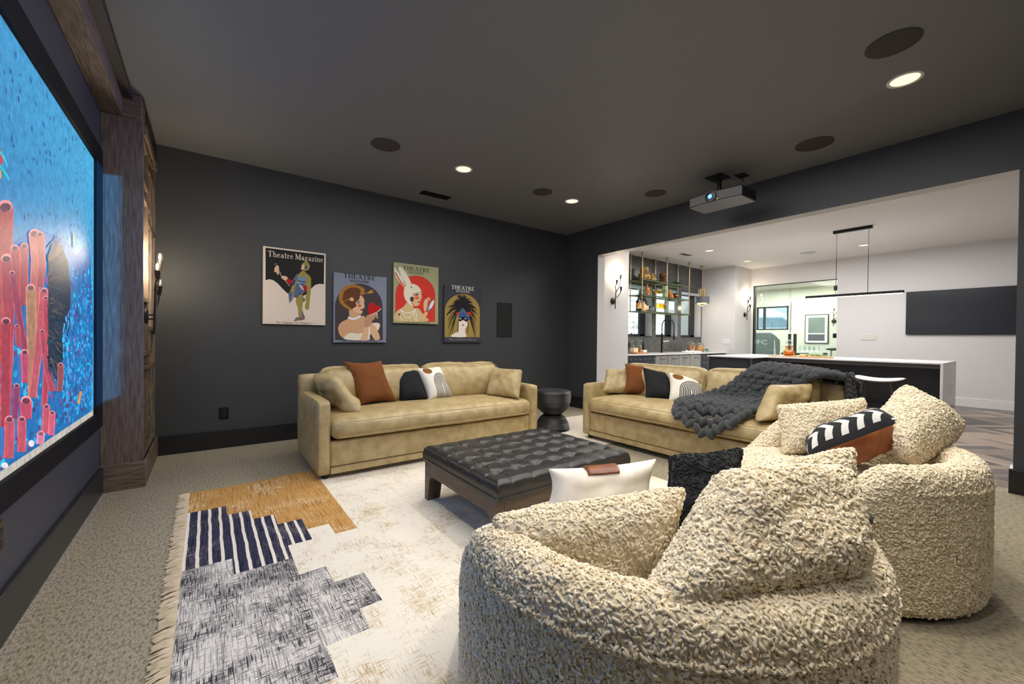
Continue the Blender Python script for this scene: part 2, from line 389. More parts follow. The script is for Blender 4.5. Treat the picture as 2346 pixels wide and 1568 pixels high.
M_TRIM_RING = mat('white_metal_trim', (220, 216, 208), .4)
M_LAMP = emis('lamp_disc', (255, 244, 226), 9)
M_BULB = emis('bulb_glow', (255, 236, 200), 22)
M_CLEAR = glass('clear_glass', (248, 253, 251), .08)
M_DOORGLASS = glass('pale_green_glass', (246, 252, 248), .06)
M_SHELFGLASS = glass('shelf_glass', (205, 238, 234), .25)
# ================================================================== ROOM SHELL
XL, XR, YB, ZC = -.617, 4.95, 5.075, 2.935
struct('floor', MB().box(XL-.2, 5.09, -2.1, YB+.2, -.1, 0), M_CARPET)
struct('ceiling', MB().box(XL-.2, 4.96, -2.1, YB+.2, ZC, ZC+.1), M_CEIL)
struct('wall_left', MB().box(XL-.15, XL, -2.1, YB+.2, 0, ZC), M_WALL)
struct('wall_back', MB().box(XL, 5.12, YB, YB+.15, 0, ZC), M_WALL)
struct('wall_front', MB().box(XL-.15, 11.1, -2.15, -2.0, 0, 2.95), M_WALL)
YO0, YO1, ZO = .182, 4.367, 2.481
struct('wall_right', MB().box(XR, XR+.012, YO1, YB, 0, ZC).box(XR, XR+.012, -2, YO0, 0, ZC).box(XR, XR+.012, YO0, YO1, ZO, ZC), M_WALL)
struct('wall_opening_core', MB().box(XR+.012, 5.12, YO1, YB, 0, 2.95).box(XR+.012, 5.12, -2, YO0, 0, 2.95).box(XR+.012, 5.12, YO0, YO1, ZO, 2.95), M_WHITE)
bs = .187
struct('baseboard_back', MB().box(-.37, XR, YB-.018, YB, 0, bs), M_BASE, bevel=.004)
struct('baseboard_left', MB().box(XL, XL+.022, -2, 4.118, 0, bs), M_BASE, bevel=.004)
struct('baseboard_right', MB().box(XR-.018, XR, YO1+.01, YB-.018, 0, bs), M_BASE, bevel=.004)
struct('baseboard_pillar', MB().box(XR-.018, XR+.012, -2, YO0+.02, 0, bs), M_BASE, bevel=.004)
struct('trim_1', MB().box(XR+.012, 5.12, YO0-.01, YO0+.018, 0, bs), M_WTRIM)
# soffit over the screen wall
struct('trim_2', MB().box(XL, -.444, -2, 4.118, 2.885, ZC).box(XL, -.395, 4.41, YB, 2.746, ZC), mat('dark_soffit', (50, 46, 42), .55))
# ---- screen wall timber: beam and lattice column
beam = thing('timber_beam', 'dark stained oak beam running along the wall above the projection screen', 'beam', (XL, 1.5, 2.746))
MB().box(0, .117, -3.4, 2.615, 0, .139).build('beam_timber', mat('dark_oak_beam', (128, 112, 98), .5, c2=(82, 70, 62), scale=9, stretch=(9, .8, 9), detail=8, bump=.2, bscale=14, bdist=.004), beam, bevel=.003)
col = thing('timber_column', 'dark oak column beside the screen, front plain and side panelled with an open lattice', 'column', (-.5, 4.6, 0))
cx, cyy = -.5, 4.6
def cb(n, x0, x1, y0, y1, z0, z1, m=M_OAK, bv=.003): return MB().box(x0-cx, x1-cx, y0-cyy, y1-cyy, z0, z1).build(n, m, col, bevel=bv)
cb('front_board', XL, -.385, 4.118, 4.15, .18, 2.746)
cb('plinth', XL, -.368, 4.098, 4.118, 0, .195, M_OAKH); cb('plinth', -.385, -.368, 4.118, YB-.005, 0, .195, M_OAKH)
cb('capital_block', XL+.002, -.4, 4.12, 4.4, 2.748, 2.93, M_OAKH)
cb('back_panel', -.47, -.46, 4.15, 5.06, .19, 2.72, mat('brown_panel', (112, 74, 44), .5, c2=(84, 54, 32), scale=12, stretch=(4, 4, .6)))
cb('core', XL, -.47, 4.15, YB-.005, .0, 2.746)
cb('top_rail', -.46, -.372, 4.15, 5.03, 2.66, 2.73, M_OAKH)
LAT = [('v', 4.17, .19, 2.66), ('v', 5.03, .19, 2.66), ('v', 4.46, .36, .78), ('v', 4.46, 1.0, 2.62), ('v', 4.76, .19, .9), ('v', 4.76, 1.2, 2.2), ('v', 4.62, .9, 1.2), ('v', 4.62, 2.2, 2.5),
       ('h', .22, 4.17, 5.03), ('h', .42, 4.3, 4.9), ('h', .36, 4.17, 4.5), ('h', .62, 4.17, 4.46), ('h', .88, 4.46, 5.03), ('h', 1.0, 4.17, 4.8), ('h', 1.2, 4.46, 5.03), ('h', 1.42, 4.17, 4.5), ('h', 2.06, 4.46, 5.03), ('h', 2.2, 4.17, 4.8), ('h', 2.32, 4.17, 4.5), ('h', 2.5, 4.46, 5.03), ('h', 2.62, 4.17, 4.8)]
for k, p, a, b in LAT:
    if k == 'v': cb('lattice_bar', -.46, -.387, p-.02, p+.02, a, b)
    else: cb('lattice_bar', -.459, -.386, a, b, p-.018, p+.018, M_OAKH)
# ---- projection screen
scr = thing('projection_screen', 'large projection screen in a black frame showing an underwater coral reef', 'screen', (XL, 2.4, .5))
y0, y1, z0, z1 = .75, 4.02, .499, 2.435
def sb(n, a, b, c, d, m, t=.03): return MB().box(0, t, a-2.4, b-2.4, c-.5, d-.5).build(n, m, scr, bevel=.003)
MV = mat('black_velvet_frame', (14, 14, 16), .75, spec=.2)
sb('frame_side', 3.838, y1, z0, z1, MV); sb('frame_side', y0, .83, z0, z1, MV); sb('frame_bar', .83, 3.838, z0, .607, MV); sb('frame_bar', .83, 3.838, 2.307, z1, MV)
PRINT_P1="""36,36,36: 494,2084 1074,2080 1071,1745 1031,1749 983,1733 940,1688 906,1627 806,1564 723,1604 691,1625 650,1667 611,1713 571,1744 533,1753 496,1739
86,104,142: 804,1842 795,1837 783,1820 771,1801 761,1782 752,1761 747,1744 748,1730 755,1720 764,1718 777,1728 793,1746 804,1768 809,1795 808,1824
86,104,142: 847,1595 856,1594 866,1576 873,1559 871,1547 866,1536 860,1530 855,1540 851,1556 847,1558 846,1532 846,1492 848,1455 854,1426 862,1401 867,1382 863,1368 855,1360 848,1367 844,1393 841,1432 839,1473 840,1519 843,1565
158,142,72: 789,1572 806,1595 829,1617 847,1623 854,1603 856,1566 856,1530 854,1498 851,1467 848,1437 846,1406 844,1378 840,1357 832,1345 823,1341 815,1350 811,1377 809,1417 806,1453 800,1478 793,1498 788,1517 784,1536 784,1554
158,142,72: 880,1849 895,1848 915,1835 931,1817 937,1795 938,1769 938,1742 938,1718 937,1693 936,1667 934,1641 931,1614 928,1582 924,1538 921,1489 916,1454 908,1442 898,1443 890,1448 883,1454 877,1465 875,1480 879,1504 887,1533 890,1551 881,1545 867,1528 860,1526 868,1551 883,1590 893,1626 894,1653 889,1677 884,1700 880,1725 874,1749 871,1774 871,1803 873,1832
158,142,72: 846,1874 831,1862 816,1843 804,1823 799,1805 797,1786 792,1766 780,1747 765,1728 751,1708 742,1685 734,1661 727,1641 721,1631 716,1624 713,1613 716,1589 721,1561 728,1541 735,1532 743,1531 752,1542 761,1571 770,1613 780,1655 792,1694 805,1733 821,1769 845,1801 873,1829 888,1850 882,1865 864,1874
86,104,142: 713,1613 718,1627 724,1637 731,1642 739,1638 747,1629 752,1616 750,1596 745,1572 740,1551 734,1530 728,1512 724,1504 721,1511 719,1529 717,1549 715,1570 713,1594
124,146,176: 821,1825 836,1834 856,1839 871,1839 880,1836 886,1828 888,1813 887,1784 883,1748 876,1718 866,1699 853,1685 838,1678 817,1676 794,1680 780,1692 782,1713 794,1741 804,1768 809,1790 813,1810
86,104,142: 788,1711 814,1722 846,1729 872,1727 883,1711 887,1686 885,1663 875,1643 860,1624 847,1613 837,1617 829,1628 822,1630 816,1614 811,1590 806,1573 798,1575 788,1584 781,1590 774,1582 768,1571 764,1571 765,1592 768,1624 772,1654 774,1676 778,1696
40,58,110: 803,1763 846,1748 885,1756 884,1766 847,1758 806,1772
40,58,110: 788,1716 839,1721 881,1743 879,1750 837,1728 788,1724
158,142,72: 846,1864 856,1867 867,1868 879,1863 895,1849 912,1830 922,1816 921,1812 914,1813 905,1814 897,1817 888,1820 880,1821 872,1818 864,1813 854,1810 841,1811 826,1814 813,1815 801,1808 791,1800 788,1798 795,1810 808,1828 821,1843 829,1853 837,1860
222,190,160: 642,1788 647,1795 656,1802 666,1804 678,1802 692,1797 702,1790 707,1781 708,1771 706,1763 700,1758 692,1756 682,1756 672,1758 662,1762 654,1767 648,1774 643,1781
176,24,30: 706,1778 723,1774 745,1762 759,1750 759,1736 750,1723 739,1716 724,1719 706,1728 694,1739 692,1754 697,1770
60,70,110: 759,1763 767,1766 775,1764 780,1756 777,1741 771,1722 764,1709 756,1706 747,1708 743,1716 746,1731 752,1750
176,24,30: 855,1698 864,1706 878,1711 889,1712 894,1705 897,1694 897,1683 895,1673 891,1664 885,1658 876,1656 867,1656 859,1661 855,1672 853,1686
222,190,160: 813,1722 820,1722 834,1716 846,1706 855,1691 862,1673 864,1661 858,1661 848,1668 838,1678 828,1693 817,1711
200,190,170: 604,1855 640,1800 725,1690 729,1694 644,1804 608,1859
222,190,160: 590,1900 598,1907 607,1910 614,1907 618,1896 621,1878 622,1859 620,1837 615,1815 610,1803 605,1810 600,1826 594,1838 589,1837 583,1832 579,1832 577,1839 576,1851 577,1863 580,1876 584,1890
36,36,36: 600,1918 600,1914 598,1911 595,1908 592,1906 588,1905 584,1905 580,1906 578,1909 576,1911 575,1915 576,1918 578,1921 580,1924 584,1926 588,1927 592,1927 595,1926 598,1924 600,1921
150,150,150: 571,1912 602,1920 601,1928 570,1919
120,140,170: 615,1856 639,1822 644,1827 620,1861
222,190,160: 845,1948 853,1954 862,1957 870,1956 876,1948 881,1936 883,1924 883,1914 880,1904 875,1896 868,1891 858,1889 850,1888 843,1888 837,1890 833,1893 833,1898 836,1906 839,1915 840,1926 842,1938
158,142,72: 845,1948 849,1958 859,1970 870,1979 883,1981 897,1979 909,1974 916,1965 921,1952 923,1938 922,1923 917,1908 909,1895 898,1886 884,1881 871,1876 860,1872 850,1868 846,1869 850,1876 859,1887 867,1899 870,1914 872,1930 871,1942 862,1946 851,1945
52,70,130: 896,1919 894,1912 892,1907 888,1902 884,1900 880,1899 876,1900 874,1904 871,1908 870,1914 871,1921 872,1927 875,1933 878,1937 882,1940 886,1940 890,1939 893,1936 895,1931 896,1925
158,142,72: 895,1974 889,1986 883,1995 878,2001 874,2005 868,2006 863,2003 861,1998 866,1995 868,1999 873,1996 878,1990 883,1981 889,1970
96,120,112: 767,1315 770,1325 780,1339 790,1350 801,1356 814,1358 823,1356 828,1351 830,1342 828,1333 820,1327 810,1322 798,1318 786,1315 774,1313
96,120,112: 823,1333 828,1344 838,1357 848,1367 858,1370 868,1370 875,1368 879,1362 879,1353 875,1344 866,1337 852,1330 840,1326 832,1326 825,1328
176,24,30: 824,1320 870,1336 866,1327 873,1328 869,1343 822,1328
176,24,30: 782,1352 815,1339 841,1359 875,1374 872,1380 839,1365 815,1345 784,1358"""
PRINT_P2="""72,64,66: 1197,1108 1193,1502 1195,1533 1201,1563 1210,1592 1222,1621 1237,1648 1255,1674 1275,1697 1298,1719 1323,1738 1350,1754 1379,1767 1409,1777 1440,1784 1471,1788 1502,1788 1533,1784 1564,1777 1593,1766 1621,1752 1648,1735 1671,1714 1693,1691 1711,1665 1727,1638 1739,1608 1747,1577 1752,1545 1753,1513 1758,1111
168,118,52: 1236,1573 1233,1602 1236,1632 1244,1662 1258,1690 1278,1718 1300,1740 1326,1756 1356,1766 1386,1772 1416,1772 1447,1767 1473,1760 1495,1753 1513,1745 1525,1734 1531,1718 1532,1699 1528,1683 1519,1674 1505,1667 1494,1661 1487,1654 1482,1648 1479,1639 1479,1625 1481,1608 1479,1589 1470,1569 1457,1548 1446,1526 1440,1502 1436,1477 1426,1460 1408,1456 1384,1460 1359,1467 1333,1477 1306,1491 1283,1507 1263,1527 1246,1549
104,62,40: 1277,1606 1281,1631 1288,1661 1300,1686 1319,1705 1342,1720 1367,1731 1393,1737 1421,1739 1444,1737 1462,1731 1475,1722 1484,1710 1482,1697 1475,1682 1474,1669 1486,1660 1504,1652 1514,1642 1506,1628 1490,1613 1474,1599 1460,1588 1446,1579 1435,1566 1434,1547 1437,1524 1436,1506 1427,1492 1413,1482 1397,1479 1379,1484 1359,1497 1339,1511 1320,1525 1301,1541 1287,1557 1280,1572 1277,1587
214,168,128: 1349,1462 1361,1469 1378,1466 1397,1459 1420,1447 1446,1431 1466,1417 1475,1408 1479,1402 1486,1398 1502,1400 1521,1404 1535,1394 1541,1362 1541,1316 1536,1268 1533,1212 1524,1154 1498,1115 1436,1102 1357,1108 1295,1123 1259,1150 1239,1186 1229,1221 1228,1252 1238,1282 1256,1310 1286,1331 1323,1350 1350,1372 1355,1403 1350,1438
230,188,150: 1484,1650 1498,1641 1514,1622 1526,1602 1528,1585 1526,1568 1524,1551 1527,1537 1531,1524 1532,1511 1526,1501 1517,1491 1510,1480 1507,1462 1505,1443 1500,1428 1492,1422 1480,1420 1466,1422 1446,1430 1425,1443 1407,1454 1395,1462 1388,1470 1388,1478 1401,1490 1422,1502 1436,1516 1435,1530 1428,1546 1426,1560 1436,1573 1451,1585 1465,1598 1472,1618 1476,1639
230,188,150: 1353,1601 1361,1609 1374,1616 1387,1618 1396,1610 1404,1596 1406,1584 1398,1577 1385,1572 1372,1572 1363,1579 1355,1590
200,150,60: 1260,1548 1397,1611 1395,1616 1258,1553
200,150,60: 1495,1652 1635,1714 1633,1720 1493,1659
200,150,60: 1563,1686 1624,1732 1614,1705 1644,1697 1584,1677
208,110,90: 1492,1524 1491,1518 1488,1513 1483,1509 1477,1506 1470,1505 1464,1505 1457,1508 1453,1511 1450,1516 1448,1522 1450,1527 1452,1532 1457,1537 1463,1540 1470,1541 1477,1540 1483,1538 1488,1534 1491,1530
110,100,150: 1481,1564 1478,1557 1474,1554 1468,1552 1461,1550 1455,1549 1449,1549 1444,1550 1440,1552 1439,1555 1442,1562 1446,1565 1452,1568 1458,1569 1465,1570 1471,1570 1476,1569 1480,1567
60,40,60: 1436,1569 1485,1585 1484,1590 1435,1574
140,30,40: 1518,1480 1517,1477 1515,1474 1512,1471 1507,1469 1502,1467 1496,1466 1491,1466 1487,1468 1484,1469 1482,1472 1483,1475 1485,1478 1488,1481 1493,1483 1498,1485 1504,1486 1509,1486 1513,1484 1516,1483
235,235,240: 1334,1366 1352,1358 1370,1352 1389,1349 1407,1350 1425,1353 1443,1360 1461,1369 1478,1382 1494,1397 1478,1414 1463,1400 1449,1390 1434,1382 1420,1376 1405,1374 1391,1373 1376,1375 1360,1380 1343,1388
238,228,206: 1299,1143 1313,1160 1336,1180 1361,1193 1384,1194 1410,1188 1438,1185 1471,1187 1507,1193 1537,1206 1553,1235 1562,1271 1576,1299 1601,1313 1630,1320 1658,1322 1683,1323 1706,1319 1720,1308 1720,1284 1711,1252 1700,1230 1688,1230 1674,1239 1658,1240 1638,1221 1615,1193 1597,1166 1597,1144 1601,1123 1578,1109 1500,1105 1398,1108 1323,1114 1296,1121 1293,1131
226,184,146: 1536,1278 1528,1258 1523,1233 1517,1206 1504,1172 1490,1135 1488,1108 1509,1097 1542,1096 1568,1109 1576,1141 1576,1186 1577,1228 1582,1262 1588,1292 1586,1310 1573,1309 1553,1295
226,184,146: 1596,1300 1605,1314 1620,1319 1637,1311 1658,1285 1681,1246 1700,1209 1713,1178 1722,1149 1721,1126 1706,1112 1682,1105 1659,1110 1640,1131 1621,1163 1607,1197 1599,1234 1595,1272
196,150,120: 1526,1277 1526,1300 1530,1331 1536,1359 1542,1380 1552,1397 1565,1411 1587,1421 1613,1429 1636,1434 1654,1442 1668,1448 1677,1447 1679,1435 1676,1415 1667,1395 1652,1374 1633,1352 1616,1331 1608,1311 1604,1293 1597,1279 1584,1272 1570,1269 1556,1268 1544,1267 1533,1268
190,24,30: 1575,1452 1574,1478 1575,1508 1580,1534 1589,1552 1602,1564 1615,1572 1627,1574 1640,1570 1651,1564 1656,1554 1660,1542 1666,1534 1679,1533 1695,1536 1708,1536 1717,1531 1724,1523 1724,1511 1714,1495 1698,1475 1677,1457 1650,1440 1620,1424 1596,1417 1583,1422 1578,1434
236,226,210: 1598,1408 1690,1454 1737,1498 1731,1505 1685,1461 1594,1416
236,226,210: 1677,1441 1683,1374 1693,1375 1688,1442"""
PRINT_P3="""214,60,50: 1919,1354 1916,1688 1919,1716 1924,1744 1933,1772 1945,1798 1960,1824 1978,1848 1998,1870 2021,1890 2045,1908 2072,1924 2100,1937 2130,1947 2160,1954 2191,1957 2222,1958 2253,1955 2283,1949 2312,1940 2339,1927 2365,1912 2388,1893 2409,1872 2427,1849 2442,1824 2454,1797 2463,1769 2467,1740 2468,1710 2471,1364
232,226,206: 1897,2033 1906,2031 1920,2012 1937,1991 1956,1972 1976,1950 1995,1923 2015,1887 2033,1847 2045,1816 2048,1797 2045,1786 2035,1787 2016,1803 1991,1829 1967,1855 1947,1877 1928,1898 1914,1924 1904,1963 1897,2006
214,60,50: 1908,1967 1921,1940 1936,1913 1952,1888 1971,1864 1990,1840 2012,1818 2035,1796 2045,1806 2022,1827 2001,1849 1982,1872 1964,1896 1948,1921 1933,1946 1920,1973
232,226,206: 1961,2047 1972,2049 1987,2045 2004,2035 2023,2018 2043,1994 2063,1967 2082,1937 2100,1905 2113,1878 2122,1862 2127,1852 2123,1841 2108,1827 2084,1813 2064,1808 2053,1818 2045,1838 2035,1862 2017,1889 1998,1921 1981,1949 1969,1973 1960,1994 1954,2011 1953,2027 1955,2040
214,190,140: 1932,1474 1956,1498 1988,1516 2018,1534 2039,1560 2058,1586 2076,1603 2097,1602 2118,1592 2136,1578 2146,1563 2154,1546 2166,1533 2187,1531 2212,1533 2237,1527 2258,1505 2279,1474 2299,1444 2340,1415 2380,1388 2362,1367 2232,1352 2051,1344 1924,1352 1892,1385 1908,1433
232,226,206: 2026,1712 2026,1738 2028,1764 2035,1787 2047,1806 2064,1822 2084,1833 2108,1841 2136,1846 2163,1845 2188,1839 2213,1829 2234,1813 2255,1786 2273,1754 2281,1731 2274,1727 2256,1733 2235,1737 2208,1736 2178,1732 2154,1721 2143,1699 2138,1671 2135,1644 2133,1623 2132,1604 2136,1588 2147,1574 2161,1562 2166,1556 2152,1558 2129,1565 2106,1576 2084,1594 2063,1616 2046,1638 2036,1662 2029,1687
226,184,140: 2154,1712 2168,1722 2186,1731 2204,1736 2224,1737 2245,1735 2261,1729 2270,1719 2275,1706 2276,1692 2274,1679 2270,1666 2264,1653 2260,1640 2256,1627 2251,1614 2248,1600 2245,1586 2236,1575 2219,1564 2196,1556 2176,1557 2159,1571 2144,1594 2135,1616 2135,1636 2140,1656 2145,1673 2146,1688 2148,1701
90,52,46: 2113,1662 2123,1671 2138,1677 2150,1678 2158,1671 2163,1659 2165,1646 2161,1633 2154,1620 2145,1612 2135,1612 2124,1616 2115,1624 2111,1636 2110,1650
226,110,80: 2236,1670 2234,1663 2230,1657 2223,1652 2215,1649 2205,1647 2196,1647 2188,1650 2181,1654 2176,1660 2175,1666 2176,1672 2181,1678 2187,1684 2196,1687 2205,1689 2214,1688 2223,1686 2230,1682 2234,1676
60,50,80: 2227,1714 2226,1710 2223,1707 2218,1703 2211,1700 2203,1697 2195,1696 2187,1696 2181,1697 2177,1699 2175,1701 2176,1705 2179,1708 2184,1712 2191,1715 2199,1718 2207,1719 2214,1719 2220,1718 2225,1717
190,40,40: 2252,1616 2250,1610 2246,1608 2241,1606 2235,1604 2230,1604 2224,1604 2220,1605 2217,1607 2216,1612 2219,1615 2222,1617 2227,1620 2233,1621 2238,1622 2244,1622 2248,1620 2251,1619
180,40,30: 2138,1801 2137,1798 2134,1793 2131,1792 2128,1791 2122,1792 2120,1794 2118,1797 2118,1802 2120,1805 2122,1808 2125,1809 2128,1810 2134,1808 2136,1806
80,60,40: 2195,1730 2276,1757 2275,1761 2194,1734
226,190,146: 2303,1617 2312,1638 2325,1655 2339,1667 2353,1677 2368,1684 2380,1685 2390,1679 2396,1668 2396,1657 2387,1646 2372,1634 2360,1620 2357,1603 2357,1583 2355,1562 2348,1536 2339,1509 2330,1493 2320,1493 2311,1503 2304,1521 2300,1549 2300,1586
60,50,44: 2252,1750 2315,1683 2379,1643 2383,1649 2320,1688 2258,1755
120,160,190: 2432,1568 2417,1544 2402,1524 2388,1509 2375,1501 2365,1500 2360,1507 2359,1521 2363,1541 2371,1564 2382,1589 2396,1612 2411,1633 2426,1648 2439,1657 2448,1658 2454,1650 2455,1636 2451,1617 2443,1593
236,240,244: 2436,1583 2425,1565 2414,1550 2403,1538 2394,1532 2387,1531 2384,1536 2383,1546 2386,1561 2392,1578 2401,1597 2412,1615 2423,1630 2434,1642 2443,1648 2450,1649 2453,1644 2454,1634 2451,1619 2444,1602
80,90,100: 2352,1511 2316,1466 2324,1461 2360,1506
222,186,140: 2218,1362 2229,1384 2254,1415 2279,1443 2301,1465 2323,1484 2340,1494 2352,1491 2360,1479 2362,1466 2356,1451 2344,1433 2331,1416 2315,1397 2298,1378 2279,1364 2255,1356 2230,1355
240,236,228: 1980,1500 1996,1487 2012,1476 2029,1467 2046,1461 2063,1458 2081,1458 2099,1460 2118,1465 2136,1472 2156,1482 2175,1495 2168,1504 2149,1492 2132,1482 2114,1475 2097,1471 2081,1469 2065,1469 2049,1472 2034,1478 2018,1485 2003,1496 1988,1509
240,236,228: 1976,1502 1992,1474 2008,1449 2024,1430 2040,1414 2056,1403 2072,1396 2088,1394 2103,1398 2118,1406 2132,1419 2145,1436 2158,1458 2171,1484 2162,1487 2150,1461 2138,1440 2125,1424 2112,1412 2100,1406 2087,1403 2074,1404 2061,1410 2046,1420 2031,1435 2016,1454 2000,1478 1983,1506
240,236,228: 2172,1515 2168,1488 2166,1463 2166,1439 2169,1417 2175,1397 2183,1378 2194,1361 2202,1365 2191,1382 2184,1400 2178,1419 2175,1440 2175,1463 2176,1487 2181,1514
240,236,228: 2177,1513 2186,1492 2194,1470 2199,1449 2203,1428 2205,1407 2205,1385 2203,1364 2212,1363 2214,1385 2214,1407 2212,1429 2208,1451 2202,1473 2195,1495 2186,1516
240,236,228: 1947,1483 1953,1462 1961,1442 1969,1423 1979,1405 1990,1387 2003,1370 2016,1354 2023,1360 2010,1376 1998,1392 1987,1409 1977,1427 1969,1446 1961,1465 1955,1486
140,50,40: 1979,1439 1979,1434 1977,1429 1974,1426 1970,1423 1966,1422 1962,1423 1958,1425 1955,1428 1953,1433 1952,1438 1953,1443 1955,1448 1958,1452 1962,1454 1966,1455 1970,1455 1974,1452 1976,1449 1978,1444"""
PRINT_P4="""164,140,72: 2621,1155 2617,1510 2619,1536 2624,1562 2632,1588 2643,1612 2656,1636 2672,1658 2691,1679 2712,1699 2735,1716 2759,1732 2786,1744 2813,1755 2842,1763 2871,1769 2901,1771 2931,1771 2961,1768 2990,1763 3018,1754 3045,1743 3070,1729 3094,1713 3115,1694 3134,1673 3151,1651 3164,1626 3175,1601 3182,1574 3187,1547 3187,1520 3188,1159
34,30,40: 3012,1588 3006,1564 2990,1541 2965,1523 2934,1510 2900,1505 2865,1507 2834,1516 2810,1532 2794,1553 2788,1576 2793,1600 2809,1622 2833,1640 2864,1653 2898,1659 2932,1657 2964,1648 2989,1632 3006,1612
202,40,34: 3042,1491 3040,1480 3034,1471 3025,1463 3014,1458 3001,1456 2988,1457 2977,1461 2968,1468 2962,1477 2960,1487 2962,1497 2968,1507 2976,1514 2988,1520 3000,1522 3013,1521 3024,1517 3034,1510 3040,1501
202,40,34: 2836,1487 2834,1480 2831,1473 2826,1468 2820,1465 2813,1463 2805,1464 2799,1467 2794,1472 2790,1478 2789,1484 2790,1492 2794,1498 2799,1503 2805,1506 2812,1508 2819,1507 2826,1504 2831,1500 2834,1494
240,232,220: 2837,1369 2851,1386 2872,1400 2895,1407 2922,1404 2951,1393 2972,1379 2981,1363 2982,1345 2978,1327 2971,1313 2959,1299 2949,1285 2943,1272 2939,1259 2938,1244 2943,1225 2951,1205 2956,1187 2963,1174 2966,1165 2945,1158 2874,1155 2781,1156 2719,1161 2711,1173 2733,1189 2758,1205 2781,1216 2807,1227 2826,1242 2834,1264 2835,1289 2835,1313 2834,1334 2832,1353
70,96,160: 2830,1435 2834,1475 2847,1518 2870,1553 2899,1572 2925,1556 2952,1523 2988,1477 3013,1432 3004,1401 2978,1390 2943,1419 2906,1449 2874,1429 2848,1406 2834,1413
60,120,100: 2843,1456 2898,1527 2982,1446 2996,1458 2900,1544 2828,1466
40,50,110: 2840,1427 2899,1495 2991,1412 3000,1420 2900,1505 2832,1434
70,110,90: 2870,1529 2901,1572 2936,1527
28,26,30: 2836,1405 2850,1422 2871,1437 2888,1446 2906,1449 2930,1444 2954,1435 2973,1421 2984,1405 2974,1388 2954,1378 2931,1390 2906,1402 2882,1390 2860,1377 2843,1388
230,230,230: 2878,1417 2875,1413 2872,1412 2867,1411 2862,1410 2857,1410 2852,1411 2849,1412 2846,1414 2846,1418 2849,1419 2852,1421 2857,1422 2862,1422 2867,1422 2871,1422 2875,1420
230,230,230: 2958,1420 2955,1416 2952,1414 2947,1414 2942,1413 2937,1413 2932,1414 2928,1415 2926,1417 2928,1422 2932,1424 2937,1425 2942,1425 2947,1425 2952,1425 2955,1423 2958,1422
170,30,40: 2922,1330 2921,1327 2919,1324 2915,1322 2911,1320 2906,1319 2902,1320 2897,1321 2894,1323 2892,1326 2891,1329 2892,1332 2894,1335 2897,1338 2901,1339 2906,1340 2911,1339 2915,1338 2918,1336 2921,1333
202,40,34: 2825,1394 2825,1364 2837,1364 2836,1395
202,40,34: 2974,1400 2974,1369 2986,1369 2986,1400
60,54,70: 2820,1364 2817,1216 2827,1216 2830,1364
60,54,70: 2979,1369 2979,1219 2990,1219 2989,1369"""
